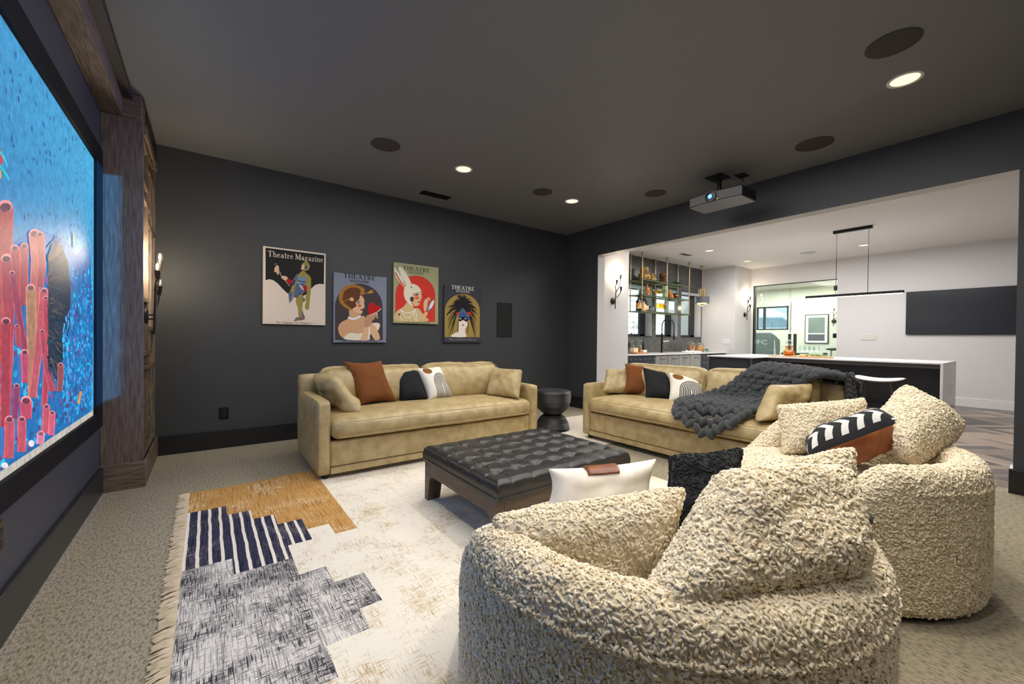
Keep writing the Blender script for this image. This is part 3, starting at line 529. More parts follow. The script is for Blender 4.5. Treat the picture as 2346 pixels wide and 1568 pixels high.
PRINT_REEF="""30,110,176: 2411,1488 2505,1533 2621,1587 2759,1615 2913,1631 3067,1641 3210,1639 3299,1617 3387,1599 3567,1689 3741,1668 3942,1189 3746,647 2812,519 2290,627 2235,1048 2293,1489 2339,1538
*BITS
218,108,89: 2277,1606 2267,1336 2275,1037 2429,1029 2419,1352 2431,1644
176,80,64: 2284,1608 2274,1336 2282,1036 2421,1029 2411,1351 2422,1642
236,150,150: 2422,1641 2418,1633 2408,1623 2392,1614 2372,1606 2350,1600 2329,1596 2311,1595 2296,1596 2287,1600 2284,1606 2287,1614 2296,1622 2311,1631 2329,1639 2350,1646 2372,1650 2392,1652 2408,1651 2418,1647
105,48,38: 2404,1630 2402,1624 2394,1618 2382,1611 2367,1605 2350,1600 2334,1597 2320,1596 2309,1597 2302,1600 2299,1604 2302,1609 2309,1616 2320,1622 2334,1628 2350,1633 2367,1636 2382,1638 2394,1637 2402,1635
209,87,82: 2302,1422 2324,1204 2298,884 2401,868 2438,1207 2422,1442
168,62,58: 2309,1423 2332,1204 2306,883 2393,870 2430,1207 2413,1440
236,150,150: 2413,1438 2410,1432 2403,1426 2391,1421 2376,1416 2360,1413 2344,1412 2330,1412 2319,1414 2312,1418 2309,1422 2312,1428 2319,1434 2330,1439 2344,1444 2360,1447 2376,1449 2391,1449 2403,1447 2410,1443
100,37,34: 2400,1432 2398,1428 2392,1423 2383,1419 2372,1416 2360,1414 2348,1413 2337,1413 2328,1414 2323,1417 2321,1420 2323,1424 2328,1428 2337,1432 2348,1436 2360,1438 2372,1439 2383,1439 2392,1438 2398,1435
209,87,82: 2395,1475 2430,1327 2479,1255 2566,1267 2524,1340 2494,1495
168,62,58: 2403,1477 2439,1328 2488,1256 2557,1266 2515,1339 2485,1493
236,150,150: 2485,1491 2483,1486 2477,1481 2468,1477 2456,1473 2443,1470 2430,1469 2419,1469 2410,1470 2405,1473 2403,1476 2405,1481 2410,1485 2419,1490 2431,1494 2443,1496 2456,1498 2468,1498 2477,1497 2483,1494
100,37,34: 2475,1486 2473,1483 2469,1479 2462,1476 2453,1473 2443,1471 2434,1470 2425,1470 2418,1471 2414,1473 2412,1475 2414,1479 2418,1482 2425,1485 2434,1488 2443,1490 2453,1491 2462,1491 2469,1491 2473,1489
209,87,82: 2494,1502 2493,1394 2489,1276 2580,1281 2591,1405 2600,1520
168,62,58: 2504,1504 2502,1395 2499,1277 2570,1281 2581,1404 2590,1519
236,150,150: 2590,1517 2588,1513 2582,1508 2572,1503 2559,1499 2546,1497 2533,1495 2521,1495 2512,1496 2506,1499 2504,1502 2506,1506 2512,1511 2521,1515 2533,1519 2546,1522 2559,1524 2572,1525 2582,1524 2588,1521
100,37,34: 2579,1513 2578,1510 2573,1506 2565,1503 2556,1500 2546,1498 2536,1496 2527,1496 2520,1497 2515,1499 2515,1504 2520,1508 2527,1511 2536,1514 2546,1516 2556,1518 2565,1518 2573,1517 2578,1515
234,126,108: 2593,1570 2626,1463 2587,1143 2709,1141 2769,1484 2749,1605
190,96,80: 2603,1572 2636,1465 2597,1143 2698,1141 2757,1482 2737,1603
236,150,150: 2737,1599 2734,1592 2724,1585 2708,1578 2689,1571 2668,1566 2647,1563 2629,1562 2615,1564 2606,1567 2603,1572 2606,1579 2615,1586 2629,1593 2647,1599 2668,1604 2689,1608 2708,1609 2724,1608 2734,1605
114,57,48: 2720,1591 2718,1586 2710,1581 2698,1576 2684,1571 2668,1567 2652,1565 2638,1564 2627,1565 2620,1567 2618,1571 2620,1575 2627,1581 2638,1586 2652,1591 2668,1594 2684,1597 2698,1598 2710,1597 2718,1595
209,87,82: 2684,1585 2717,1449 2695,1355 2793,1361 2829,1464 2805,1611
168,62,58: 2695,1587 2729,1450 2706,1356 2781,1361 2817,1462 2793,1608
236,150,150: 2793,1605 2790,1601 2783,1596 2772,1590 2758,1586 2743,1582 2728,1580 2715,1579 2704,1580 2697,1583 2695,1586 2698,1591 2704,1596 2715,1601 2728,1605 2743,1609 2758,1611 2772,1612 2783,1612 2790,1609
100,37,34: 2781,1600 2779,1597 2773,1593 2765,1590 2755,1586 2743,1583 2732,1582 2721,1581 2713,1582 2708,1583 2707,1586 2708,1589 2713,1593 2721,1596 2732,1600 2743,1603 2755,1604 2765,1605 2773,1605 2779,1603
188,73,91: 2380,1377 2452,1214 2522,1072 2594,1074 2524,1221 2451,1390
150,50,66: 2388,1379 2461,1215 2531,1072 2584,1074 2514,1220 2443,1389
236,150,150: 2443,1385 2438,1380 2431,1377 2424,1375 2415,1373 2407,1373 2399,1373 2393,1374 2389,1376 2388,1379 2389,1382 2393,1385 2399,1387 2407,1389 2415,1391 2424,1392 2431,1391 2438,1390 2442,1388
90,30,39: 2436,1383 2432,1379 2427,1377 2422,1376 2415,1374 2409,1374 2403,1374 2398,1375 2395,1376 2395,1380 2398,1382 2403,1384 2409,1386 2415,1387 2422,1388 2427,1387 2432,1387 2435,1385
218,158,105: 2560,1341 2575,1142 2589,878 2706,864 2695,1142 2684,1353
176,124,78: 2570,1342 2585,1142 2599,877 2695,865 2684,1142 2673,1352
236,150,150: 2673,1350 2671,1345 2663,1340 2651,1336 2636,1332 2620,1330 2605,1329 2590,1330 2579,1333 2572,1336 2570,1340 2572,1345 2579,1350 2590,1354 2605,1358 2620,1360 2636,1361 2651,1360 2663,1358 2671,1354
105,74,46: 2660,1345 2658,1342 2653,1338 2644,1335 2633,1333 2620,1331 2608,1331 2598,1331 2589,1333 2584,1335 2582,1338 2584,1342 2589,1345 2598,1348 2608,1351 2620,1352 2633,1353 2644,1353 2653,1351 2658,1349
234,112,112: 2740,1346 2675,1107 2600,879 2694,863 2785,1102 2867,1353
190,84,84: 2752,1347 2685,1107 2610,877 2683,865 2773,1102 2854,1352
236,150,150: 2854,1352 2852,1347 2844,1343 2833,1339 2818,1336 2802,1334 2786,1333 2772,1334 2761,1336 2754,1339 2752,1343 2754,1347 2761,1352 2772,1356 2786,1359 2802,1361 2818,1362 2833,1361 2844,1359 2852,1356
114,50,50: 2842,1348 2840,1345 2834,1342 2825,1339 2814,1336 2802,1335 2790,1334 2779,1335 2771,1336 2765,1339 2763,1341 2765,1345 2771,1348 2779,1351 2790,1353 2802,1355 2814,1355 2825,1355 2834,1353 2840,1351
222,85,91: 2775,1313 2802,1055 2760,820 2845,806 2896,1051 2874,1321
180,60,66: 2787,1314 2814,1055 2772,818 2832,808 2883,1052 2861,1320
236,150,150: 2861,1318 2859,1315 2854,1312 2845,1309 2835,1307 2823,1305 2812,1305 2802,1306 2794,1307 2789,1310 2787,1313 2789,1316 2794,1319 2802,1322 2812,1324 2823,1325 2835,1325 2845,1325 2854,1323 2859,1321
108,36,39: 2852,1316 2850,1314 2846,1311 2840,1309 2832,1308 2823,1307 2815,1307 2807,1307 2801,1308 2797,1310 2795,1312 2797,1314 2801,1316 2807,1318 2815,1320 2823,1321 2832,1321 2840,1321 2846,1320 2850,1318
218,91,98: 2729,1159 2786,1005 2878,869 2983,865 2881,1005 2817,1163
176,66,72: 2740,1160 2798,1005 2891,868 2970,865 2868,1005 2805,1163
236,150,150: 2805,1159 2803,1157 2798,1154 2791,1152 2782,1151 2772,1150 2762,1151 2753,1152 2746,1154 2741,1156 2740,1159 2741,1162 2746,1164 2753,1166 2762,1167 2772,1168 2782,1168 2791,1167 2798,1165 2803,1162
105,39,43: 2797,1158 2792,1155 2787,1153 2780,1152 2772,1152 2764,1152 2757,1153 2752,1154 2749,1156 2747,1158 2749,1160 2752,1162 2757,1163 2764,1164 2772,1164 2780,1164 2787,1163 2792,1162 2796,1160
*FAN
*BITS2
211,73,71: 2296,1195 2297,1074 2293,809 2387,791 2396,1070 2398,1198
170,50,48: 2303,1195 2305,1074 2300,807 2378,793 2387,1070 2390,1198
236,150,150: 2390,1196 2387,1192 2381,1187 2371,1184 2359,1182 2345,1181 2332,1181 2320,1183 2311,1186 2305,1189 2303,1194 2305,1198 2311,1202 2320,1206 2332,1208 2345,1209 2359,1209 2371,1207 2381,1205 2387,1201
102,30,28: 2379,1193 2377,1189 2372,1186 2365,1184 2356,1182 2345,1181 2335,1182 2326,1183 2319,1185 2315,1188 2313,1191 2315,1194 2319,1197 2326,1199 2335,1201 2345,1202 2356,1202 2365,1201 2372,1199 2377,1196
209,87,82: 2428,1178 2435,1141 2442,1100 2501,1101 2495,1143 2489,1180
168,62,58: 2436,1178 2444,1142 2451,1101 2491,1101 2486,1143 2480,1180
236,150,150: 2480,1178 2476,1174 2471,1172 2465,1171 2458,1171 2451,1171 2445,1172 2440,1173 2437,1175 2437,1179 2440,1181 2445,1183 2451,1184 2458,1184 2465,1184 2471,1183 2476,1182 2479,1180
100,37,34: 2475,1177 2472,1174 2468,1173 2463,1172 2458,1172 2453,1172 2448,1173 2444,1174 2441,1177 2444,1179 2448,1181 2453,1181 2458,1182 2463,1182 2468,1181 2472,1180
229,96,119: 2491,1074 2502,1024 2507,948 2584,940 2591,1019 2592,1072
186,70,90: 2501,1074 2511,1023 2517,947 2574,941 2581,1020 2582,1072
236,150,150: 2582,1070 2580,1066 2574,1063 2565,1061 2553,1059 2540,1059 2528,1060 2517,1063 2508,1066 2502,1069 2501,1073 2502,1077 2508,1080 2517,1082 2528,1084 2540,1084 2553,1083 2565,1081 2574,1078 2580,1074
111,42,54: 2572,1068 2570,1065 2566,1063 2559,1061 2550,1061 2540,1061 2531,1061 2522,1063 2516,1065 2511,1068 2511,1073 2516,1075 2522,1077 2531,1078 2540,1078 2550,1077 2559,1076 2566,1074 2570,1071
234,91,108: 2489,882 2492,840 2495,806 2622,785 2626,820 2630,864
190,66,80: 2498,881 2501,838 2505,804 2612,786 2616,821 2620,865
236,150,150: 2620,864 2617,858 2607,854 2593,852 2576,852 2557,854 2538,857 2522,862 2509,867 2501,874 2498,879 2501,884 2509,888 2522,891 2538,891 2557,890 2576,887 2593,882 2608,876 2617,870
114,39,48: 2604,861 2602,857 2595,855 2585,853 2571,853 2557,854 2543,857 2530,861 2520,865 2514,869 2512,873 2514,877 2520,880 2530,881 2543,882 2557,880 2571,878 2585,874 2595,870 2602,866
241,103,105: 2331,833 2332,755 2323,688 2416,664 2428,735 2429,816
196,76,78: 2339,831 2339,754 2330,686 2407,666 2419,736 2420,818
236,150,150: 2420,816 2418,812 2412,810 2403,808 2391,808 2379,810 2366,813 2355,816 2346,821 2340,825 2339,830 2340,833 2346,836 2355,838 2366,838 2379,836 2391,834 2403,830 2412,826 2418,821
117,45,46: 2410,815 2408,812 2404,810 2397,809 2388,810 2379,811 2369,813 2360,816 2354,819 2349,822 2348,825 2349,828 2354,830 2360,831 2369,831 2379,830 2388,828 2397,825 2404,822 2409,818
241,103,112: 2459,811 2460,745 2461,678 2554,657 2556,726 2557,795
196,76,84: 2468,810 2469,743 2470,676 2545,659 2546,728 2547,797
236,150,150: 2547,795 2545,792 2539,789 2530,788 2519,788 2507,790 2495,792 2484,796 2476,800 2470,804 2468,808 2470,812 2476,814 2484,815 2495,815 2507,814 2519,811 2530,808 2539,804 2545,799
117,45,50: 2537,795 2536,792 2532,790 2525,790 2516,790 2507,791 2498,793 2489,796 2483,799 2479,802 2477,804 2479,807 2483,809 2490,809 2498,809 2507,808 2516,806 2525,804 2532,801 2536,797
177,73,108: 2416,949 2408,869 2399,822 2464,810 2477,858 2491,940
140,50,80: 2425,948 2416,868 2408,821 2455,811 2468,859 2482,941
236,150,150: 2482,940 2481,937 2476,935 2470,934 2462,933 2453,934 2444,935 2436,937 2430,940 2426,943 2425,946 2430,950 2436,952 2444,952 2453,952 2462,951 2470,948 2476,946 2481,943
84,30,48: 2475,939 2471,936 2466,935 2460,935 2453,935 2446,936 2440,938 2436,939 2433,942 2431,944 2436,947 2440,948 2446,948 2453,948 2460,947 2466,945 2471,943 2474,941
245,108,119: 2769,818 2766,762 2754,698 2851,677 2870,743 2880,802
200,80,90: 2781,817 2778,760 2766,695 2839,679 2858,745 2867,804
236,150,150: 2867,802 2865,799 2859,796 2849,795 2837,795 2823,797 2810,799 2798,803 2789,807 2783,811 2781,814 2783,817 2789,820 2798,821 2810,821 2823,820 2837,817 2849,814 2859,810 2865,806
120,48,54: 2856,802 2855,799 2850,798 2843,797 2833,797 2823,798 2813,800 2804,803 2797,805 2792,808 2791,811 2797,815 2804,816 2813,816 2823,815 2833,813 2843,810 2850,808 2855,805
255,119,142: 2861,776 2858,727 2851,668 2943,649 2957,708 2967,758
210,90,110: 2874,774 2870,724 2864,666 2930,652 2943,711 2953,761
236,150,150: 2954,759 2951,756 2946,754 2937,753 2925,754 2913,755 2901,757 2890,761 2881,764 2875,768 2874,771 2875,774 2881,776 2890,777 2901,777 2913,775 2925,773 2937,770 2946,766 2951,763
126,54,66: 2944,759 2942,757 2938,756 2931,755 2922,755 2913,757 2904,758 2895,761 2889,763 2884,766 2884,770 2889,772 2895,772 2904,772 2913,771 2922,769 2931,767 2938,764 2942,762
255,165,200: 2689,709 2692,682 2682,663 2777,636 2795,658 2799,688
224,130,160: 2700,707 2703,680 2692,660 2765,639 2783,661 2787,690
236,150,150: 2787,688 2784,685 2778,683 2768,682 2756,683 2742,685 2729,688 2717,692 2708,697 2702,701 2700,705 2702,708 2708,710 2717,711 2729,711 2742,709 2756,706 2768,702 2778,697 2784,692
134,78,96: 2776,688 2774,686 2769,684 2762,684 2753,685 2742,686 2732,689 2723,692 2716,695 2712,698 2710,701 2712,703 2716,705 2723,705 2732,705 2742,703 2753,701 2762,698 2769,695 2774,691
188,96,85: 2995,996 3001,933 2988,861 3084,849 3108,923 3114,989
150,70,60: 3010,995 3015,932 3003,859 3068,851 3093,924 3099,990
236,150,150: 3099,988 3097,984 3090,982 3080,980 3067,979 3053,979 3040,981 3027,983 3018,986 3012,989 3010,993 3012,996 3018,998 3027,1000 3040,1001 3053,1001 3067,1000 3080,997 3090,994 3097,991
90,42,36: 3088,987 3086,984 3081,983 3074,981 3064,981 3053,981 3043,982 3034,984 3026,986 3022,988 3020,991 3022,993 3026,995 3034,996 3043,997 3053,996 3064,995 3073,994 3081,992 3086,989
230,160,80: 3287,1711 3300,1632 3336,1639 3322,1719
230,150,70: 3448,811 3385,745 3442,735 3507,801
240,230,235: 2656,670 2654,666 2649,663 2641,661 2631,662 2620,663 2608,667 2598,671 2591,676 2586,681 2584,685 2586,689 2591,692 2598,694 2608,694 2620,692 2631,689 2641,685 2649,680 2655,675
240,230,235: 2364,649 2362,646 2358,645 2351,644 2342,645 2332,647 2323,650 2314,654 2307,658 2303,662 2302,666 2307,670 2314,671 2323,670 2332,669 2342,666 2351,662 2358,658 2362,653
206,62,54: 2275,1828 2290,1822 2309,1803 2318,1789 2320,1777 2308,1762 2293,1760 2281,1795
60,200,214: 2287,1801 2339,1782 2354,1768 2364,1772 2355,1790 2307,1812
60,200,214: 2282,1745 2341,1736 2369,1722 2380,1727 2360,1746 2305,1760
226,170,60: 2284,1734 2288,1706 2306,1712 2303,1741
*FISH"""
def reef():
    rnd = random.Random(7); L = []
    ya, yb, za, zb = .83, 3.838, .607, 2.307
    L.append(((196, 190, 182), [(ya, za), (yb, za), (yb, zb), (ya, zb)]))
    za = .642
    for i in range(26):          # water, lighter towards the right and the top of the picture
        a, b = ya+(yb-ya)*i/26, ya+(yb-ya)*(i+1)/26
        for j in range(12):
            c, d = za+(zb-za)*j/12, za+(zb-za)*(j+1)/12; t = i/25*.75+j/11*.3
            L.append(((42+34*t, 102+66*t, 160+52*t), [(a, c), (min(yb, b+.02), c), (min(yb, b+.02), min(zb, d+.02)), (a, min(zb, d+.02))]))
    def dot(y, z, r1, r2, c, n=6):
        a0 = rnd.random()*3; L.append((c, [(y+r1*math.cos(a0+6.283*k/n), z+r2*math.sin(a0+6.283*k/n)) for k in range(n)]))
    def ok(z, r): return za+r < z < zb-r
    for it in parse(PRINT_REEF):
        if isinstance(it, tuple):
            c, p = it; L.append((c, [(max(ya, min(yb, a)), max(za, min(zb, b))) for a, b in p])); continue
        if it == 'FISH':
            for _ in range(110):
                y, z = rnd.uniform(2.2, 3.78), rnd.uniform(1.62, 2.28); dot(y, z, rnd.uniform(.004, .012), rnd.uniform(.006, .02), rnd.choice([(34, 76, 140), (46, 90, 160), (54, 66, 128)]), 5)
        elif it == 'BITS':
            for _ in range(700):
                y = rnd.uniform(.9, 3.77); z = rnd.uniform(.66, 1.25+.25*(y-2.2)); dot(y, z, rnd.uniform(.008, .03), rnd.uniform(.006, .02), rnd.choice([(26, 150, 214), (40, 190, 226), (20, 90, 150), (70, 50, 110), (110, 60, 120), (150, 70, 140), (30, 170, 220)]))
        elif it == 'FAN':
            L.append(((22, 26, 24), [(2.86, 1.0), (2.98, .96), (3.12, 1.02), (3.24, 1.2), (3.26, 1.4), (3.2, 1.54), (3.08, 1.6), (2.94, 1.58), (2.86, 1.5)]))
            for q in range(240):
                z = rnd.uniform(.98, 1.56); y = rnd.uniform(2.84, 2.98); r = rnd.uniform(.12, .3); a = (z-1.28)*2.6+rnd.uniform(-.35, .35); e = (y+r*math.cos(a), z+r*math.sin(a)*.7); w_ = rnd.uniform(.003, .008); k = rnd.uniform(-.03, .04)
                c = rnd.choice([(20, 24, 22), (34, 36, 28), (50, 46, 30), (16, 20, 26), (96, 84, 54), (74, 58, 36), (28, 60, 70)])
                B_ = bez((y, z, 0), ((y+e[0])/2, (z+e[1])/2+k, 0), (e[0], e[1], 0), 6); P0 = []; P1 = []
                for h, p in enumerate(B_):
                    d = (B_[min(h+1, 5)]-B_[max(h-1, 0)]).normalized(); ww = w_*(1-h/5.5); P0.append((p.x-d.y*ww, p.y+d.x*ww)); P1.append((p.x+d.y*ww, p.y-d.x*ww))
                L.append((c, P0+P1[::-1]))
        elif it == 'BITS2':
            for _ in range(420):
                y = rnd.uniform(3.1, 3.78); z = rnd.uniform(.68, 1.2+.6*(y-3.1)); dot(y, z, rnd.uniform(.008, .024), rnd.uniform(.006, .02), rnd.choice([(50, 190, 240), (30, 160, 225), (90, 150, 220), (40, 120, 190), (70, 60, 120)]))
    return L
printmesh('picture', reef(), lambda y, z, d: (.012+d*.03, y-2.4, z-.5), attrmat('screen_picture', .5, 1.0), scr, .0001)
# projector throw: the real beam of the projector, a rectangle a little wider than the screen
def projector_light(name, power, col, ylo, yhi, zlo, zhi, flip=1):
    o = lamp(name, 'SPOT', (4.15, 2.2, 2.66), power, col, .01, spot_size=R_(90), spot_blend=0)
    tgt = Vector((-.6, 2.2, 2.66)); d = (tgt-o.location).normalized()
    o.rotation_euler = d.to_track_quat('-Z', 'Y').to_euler(); M3 = o.rotation_euler.to_matrix().transposed()
    def uv(p):
        q = M3 @ (Vector(p)-o.location); return flip*q.x/-q.z, flip*q.y/-q.z
    pts = [uv((-.6, ylo, zlo)), uv((-.6, ylo, zhi)), uv((-.55, yhi, zlo)), uv((-.55, yhi, zhi))]
    ux = sorted(p[0] for p in pts); vy = sorted(p[1] for p in pts)
    ld = o.data; ld.use_nodes = True; t = ld.node_tree; N = t.nodes; L = t.links; em = [n for n in N if n.type == 'EMISSION'][0]
    tc = N.new('ShaderNodeTexCoord'); sp = N.new('ShaderNodeSeparateXYZ'); L.new(tc.outputs['Normal'], sp.inputs[0])
    def mth(op, a, b):
        m = N.new('ShaderNodeMath'); m.operation = op
        for i, s in enumerate((a, b)):
            if isinstance(s, (int, float)): m.inputs[i].default_value = s
            else: L.new(s, m.inputs[i])
        return m.outputs[0]
    az = mth('ABSOLUTE', sp.outputs[2], 0); u = mth('DIVIDE', sp.outputs[0], az); v = mth('DIVIDE', sp.outputs[1], az)
    k = mth('MULTIPLY', mth('MULTIPLY', mth('GREATER_THAN', u, ux[0]), mth('LESS_THAN', u, ux[-1])), mth('MULTIPLY', mth('GREATER_THAN', v, vy[0]), mth('LESS_THAN', v, vy[-1])))
    L.new(k, em.inputs['Strength'])
projector_light('projector_beam', 4600, (.03, .36, 1), .8, 4.135, .68, 2.3, 1)
projector_light('projector_stray_light', 300, (.30, .36, 1), .4, 4.36, .0, 2.95, 1)
# ---- outlets on the left and back walls
def outlet(label, loc, rz, mplate, kind='outlet', gangs=1, name='wall_outlet'):
    t = thing(name, label, kind, loc, rz); wdt = .04+.042*(gangs-1)
    MB().box(-wdt, wdt, -.008, 0, -.06, .06).build('cover_plate', mplate, t, bevel=.003)
    for g in range(gangs):
        gx = (g-(gangs-1)/2)*.084
        for z in ((.022, -.022) if gangs == 1 else (0,)):
            MB().box(gx-.015, gx+.015, -.011, -.008, z-.016, z+.016).build('socket' if gangs == 1 else 'rocker', mplate if gangs > 1 else M_BLACKP, t, bevel=.002)
    return t
outlet('black wall outlet low on the charcoal wall left of the far sofa', (.14, YB, .355), 0, M_BLACK)
outlet('bronze wall outlet below the projection screen at the left edge', (XL, 2.33, .388), 90, mat('bronze_plate', (70, 56, 42), .5))
# ---- posters
def poster(name, label, x0, x1, za, zb, side, layers):
    t = thing(name, label, 'poster', ((x0+x1)/2, YB, (za+zb)/2)); ox, oz = (x0+x1)/2, (za+zb)/2
    MB().box(x0-ox, x1-ox, -.032, -.004, za-oz, zb-oz).build('canvas_block', mat('canvas_side_%d_%d_%d' % side, side, .7), t, bevel=.002)
    MB().box(x0-ox+.06, x1-ox-.06, -.004, 0, za-oz+.06, zb-oz-.06).build('hanging_frame', M_BLACKP, t)
    bgc = [(side, [(x0+.001, za+.001), (x1-.001, za+.001), (x1-.001, zb-.001), (x0+.001, zb-.001)])]
    printmesh('cover_print', bgc+layers, lambda x, z, d: (x-ox, -.0322-d, z-oz), attrmat('poster_print', .6), t)
    return t
WHT = (228, 214, 204); DK = (40, 38, 38)
pst = poster('theatre_poster', 'largest poster, Theatre Magazine cover of a jester in a cape on black and cream', .472, 1.09, 1.275, 2.1, (228, 214, 202),
       parse(PRINT_P1)+lettering('Theatre Magazine', .515, 1.062, 1.995, .062, WHT)+[])
font_part('caption', 'The  Magazine  for  Playgoers—', .03, mat('caption_ink', (86, 80, 78), .8), pst, (-.19, -.0375, -.402), (R_(90), 0, 0), .38)
P2bg = (132, 140, 160)
poster('theatre_poster', 'grey blue Theatre Magazine poster of a bare shouldered woman holding a red heart', 1.179, 1.802, 1.078, 1.897, P2bg,
       lettering('THEATRE', 1.285, 1.664, 1.842, .055, DK)+lettering('MAGAZINE', 1.357, 1.584, 1.8, .03, DK)+parse(PRINT_P2)+lettering('THE THEATRE MAGAZINE', 1.26, 1.7, 1.086, .016, DK))
poster('theatre_poster', 'green Theatre Magazine poster of a woman in a rabbit eared hood before a red arch', 1.892, 2.518, 1.328, 2.1, (166, 168, 128),
       lettering('THEATRE', 2.014, 2.383, 2.018, .052, (60, 62, 50))+lettering('MAGAZINE', 2.088, 2.299, 1.981, .027, (84, 84, 66))+parse(PRINT_P3)+lettering('THE MAGAZINE', 2.02, 2.4, 1.336, .014, (90, 90, 70)))
def p4():
    rnd = random.Random(4); L = parse(PRINT_P4); F = []; D = (34, 30, 40)
    def fe(a, L_, w0, w1, droop):
        p0 = Vector((2.899+.07*math.cos(a), 1.55+.06*math.sin(a), 0)); p2 = Vector((2.899+L_*math.cos(a), 1.55+L_*math.sin(a)-droop, 0)); p1 = (p0+p2)/2+Vector((rnd.uniform(-.02, .02), .07, 0))
        P = bez(p0, p1, p2, 9); A = []; B = []
        for i, p in enumerate(P):
            d = (P[min(i+1, 8)]-P[max(0, i-1)]).normalized(); w = (w0+(w1-w0)*i/8)/2; A.append((p.x-d.y*w, p.y+d.x*w)); B.append((p.x+d.y*w, p.y-d.x*w))
        F.append((D, A+B[::-1]))
    for i in range(46): fe(R_(-5+190*i/45+rnd.uniform(-3, 3)), rnd.uniform(.19, .262), .03, .006, .02+.07*abs(math.cos(R_(-5+190*i/45))))
    for s in (0, 1):
        for k in range(10): fe(R_(-18) if not s else R_(198), rnd.uniform(.16, .25), .017, .004, .06+.032*k)
    return L[:1]+F+L[1:]
pst = poster('theatre_poster', 'smallest poster, dark Theatre Magazine cover of a masked pale face in black feathers', 2.608, 3.22, 1.082, 1.878, (66, 64, 74),
       p4()+lettering('THEATRE', 2.712, 3.084, 1.826, .054, (236, 234, 230))+lettering('MAGAZINE', 2.786, 3.007, 1.79, .028, (220, 220, 222)))
font_part('caption', "Why It Can Be Hard To Please You", .03, mat('caption_pale', (170, 168, 172), .8), pst, (-.23, -.0375, -.365), (R_(90), 0, 0), .44)
# ---- flush wall speaker
sp = thing('wall_speaker', 'black rectangular flush speaker on the dark wall right of the posters', 'speaker', (3.653, YB, 1.43))
MB().box(-.14, .14, -.012, 0, -.262, .262).build('grille', mat('speaker_grille', (24, 24, 26), .8, bump=.3, bscale=600), sp, bevel=.004)
MB().box(-.012, .012, -.0135, -.011, .205, .212).build('badge', mat('badge_grey', (90, 90, 92), .4), sp)
# ---- ceiling fittings
def ceiling_speaker(x, y, r, label, z=ZC, m=None, group=None):
    t = thing('ceiling_speaker', label, 'speaker', (x, y, z), 0, group)
    MB().lathe([(r, 0), (r, -.006), (r*.96, -.008), (0, -.008)], n=40).build('grille', m or mat('ceiling_speaker_grille', (62, 58, 58), .8, bump=.3, bscale=500), t)
    MB().lathe([(r*1.035, 0), (r*1.035, -.004), (r, -.005)], n=40).build('rim', m or mat('ceiling_speaker_rim', (66, 62, 60), .6), t)
ceiling_speaker(1.322, 3.755, .128, 'round flush ceiling speaker left of the nearest downlight above the posters')
ceiling_speaker(3.264, 3.767, .117, 'round flush ceiling speaker between two downlights in front of the back wall')
ceiling_speaker(4.365, 2.946, .12, 'round flush ceiling speaker near the right wall, left of the projector')
ceiling_speaker(4.386, 1.331, .14, 'round flush ceiling speaker near the right wall, right of the projector')
ceiling_speaker(3.274, .607, .125, 'largest looking ceiling speaker, at the upper right beside a downlight')
def downlight(x, y, label, z, r=.088, group=None, lit=True):
    t = thing('downlight', label, 'ceiling light', (x, y, z), 0, group)
    MB().lathe([(r*.86, -.002), (r*.9, -.006), (r*1.06, -.005), (r*1.08, 0)], n=36).build('trim_ring', M_TRIM_RING, t)
    MB().lathe([(r*.86, -.002), (r*.7, .0), (r*.62, -.001)], n=36).build('baffle', emis('baffle_glow', (255, 240, 216), 1.1), t)
    MB().lathe([(r*.63, -.0012), (0, -.0012)], n=30).build('lens', M_LAMP, t)
downlight(2.168, 3.78, 'lit recessed downlight above the gap between middle posters', ZC)
downlight(3.777, 3.78, 'lit recessed downlight in front of the back right corner', ZC)
downlight(3.785, .637, 'lit recessed downlight nearest the camera at upper right', ZC)
vn = thing('ceiling_vent', 'black slotted air vent in the dark ceiling near the back wall', 'vent', (2.29, 4.69, ZC))
MB().box(-.19, .19, -.065, .065, -.006, 0).build('vent_frame', M_BLACK, vn)
for i in range(5): MB().box(-.175, .175, -.05+i*.022, -.04+i*.022, -.012, -.006).build('slat', M_BLACKP, vn)
# ---- projector
pj = thing('projector', 'black ceiling projector with a glowing blue lens on an open bracket', 'projector', (4.42, 2.17, 2.66)); pj.scale = (.82, .82, .82)
prof = [(-.3, -.065), (.0, -.09), (.05, -.09), (.27, -.06), (.27, .06), (.05, .085), (-.05, .085), (-.3, .06)]
# body: long axis along y, front faces the screen (-x)
MB().prism([(-.37, -.0), (-.02, -.06), (.27, -.0), (.27, .28), (.05, .30), (-.37, .28)], 'z', -.07, .055)
bd = MB(); bd.prism([(-.19, -.34), (-.2, -.29), (-.235, .0), (-.2, .29), (-.19, .34), (.2, .34), (.2, -.34)], 'z', -.065, .06)
bd.build('body', mat('projector_black', (20, 20, 22), .4), pj, bevel=.008)
MB().prism([(-.18, -.33), (-.19, -.29), (-.225, .0), (-.19, .29), (-.18, .33), (.19, .33), (.19, -.33)], 'z', -.07, -.065).build('base_plate', mat('projector_grey', (112, 112, 116), .4), pj)
MB().box(-.15, .14, -.26, .2, .06, .085).build('top_cover', M_BLACKP, pj, bevel=.01)
MB().lathe([(.07, 0), (.075, -.02), (.06, -.022), (.056, -.008), (0, -.006)], (-.222, .03, .0), 28, 'x').build('lens_ring', M_BLACK, pj)
MB().lathe([(.026, -.024), (.018, -.03), (0, -.032)], (-.222, .03, .0), 20, 'x').build('lens', emis('lens_blue', (70, 150, 255), 4), pj)
MB().lathe([(.005, -.002), (0, -.004)], (-.236, -.06, -.05), 10, 'x').build('status_light', emis('led_green', (170, 220, 60), 3), pj)
MB().lathe([(.028, .06), (.028, .3)], (.05, .06, 0), 14).build('mount_pole', M_BLACK, pj)
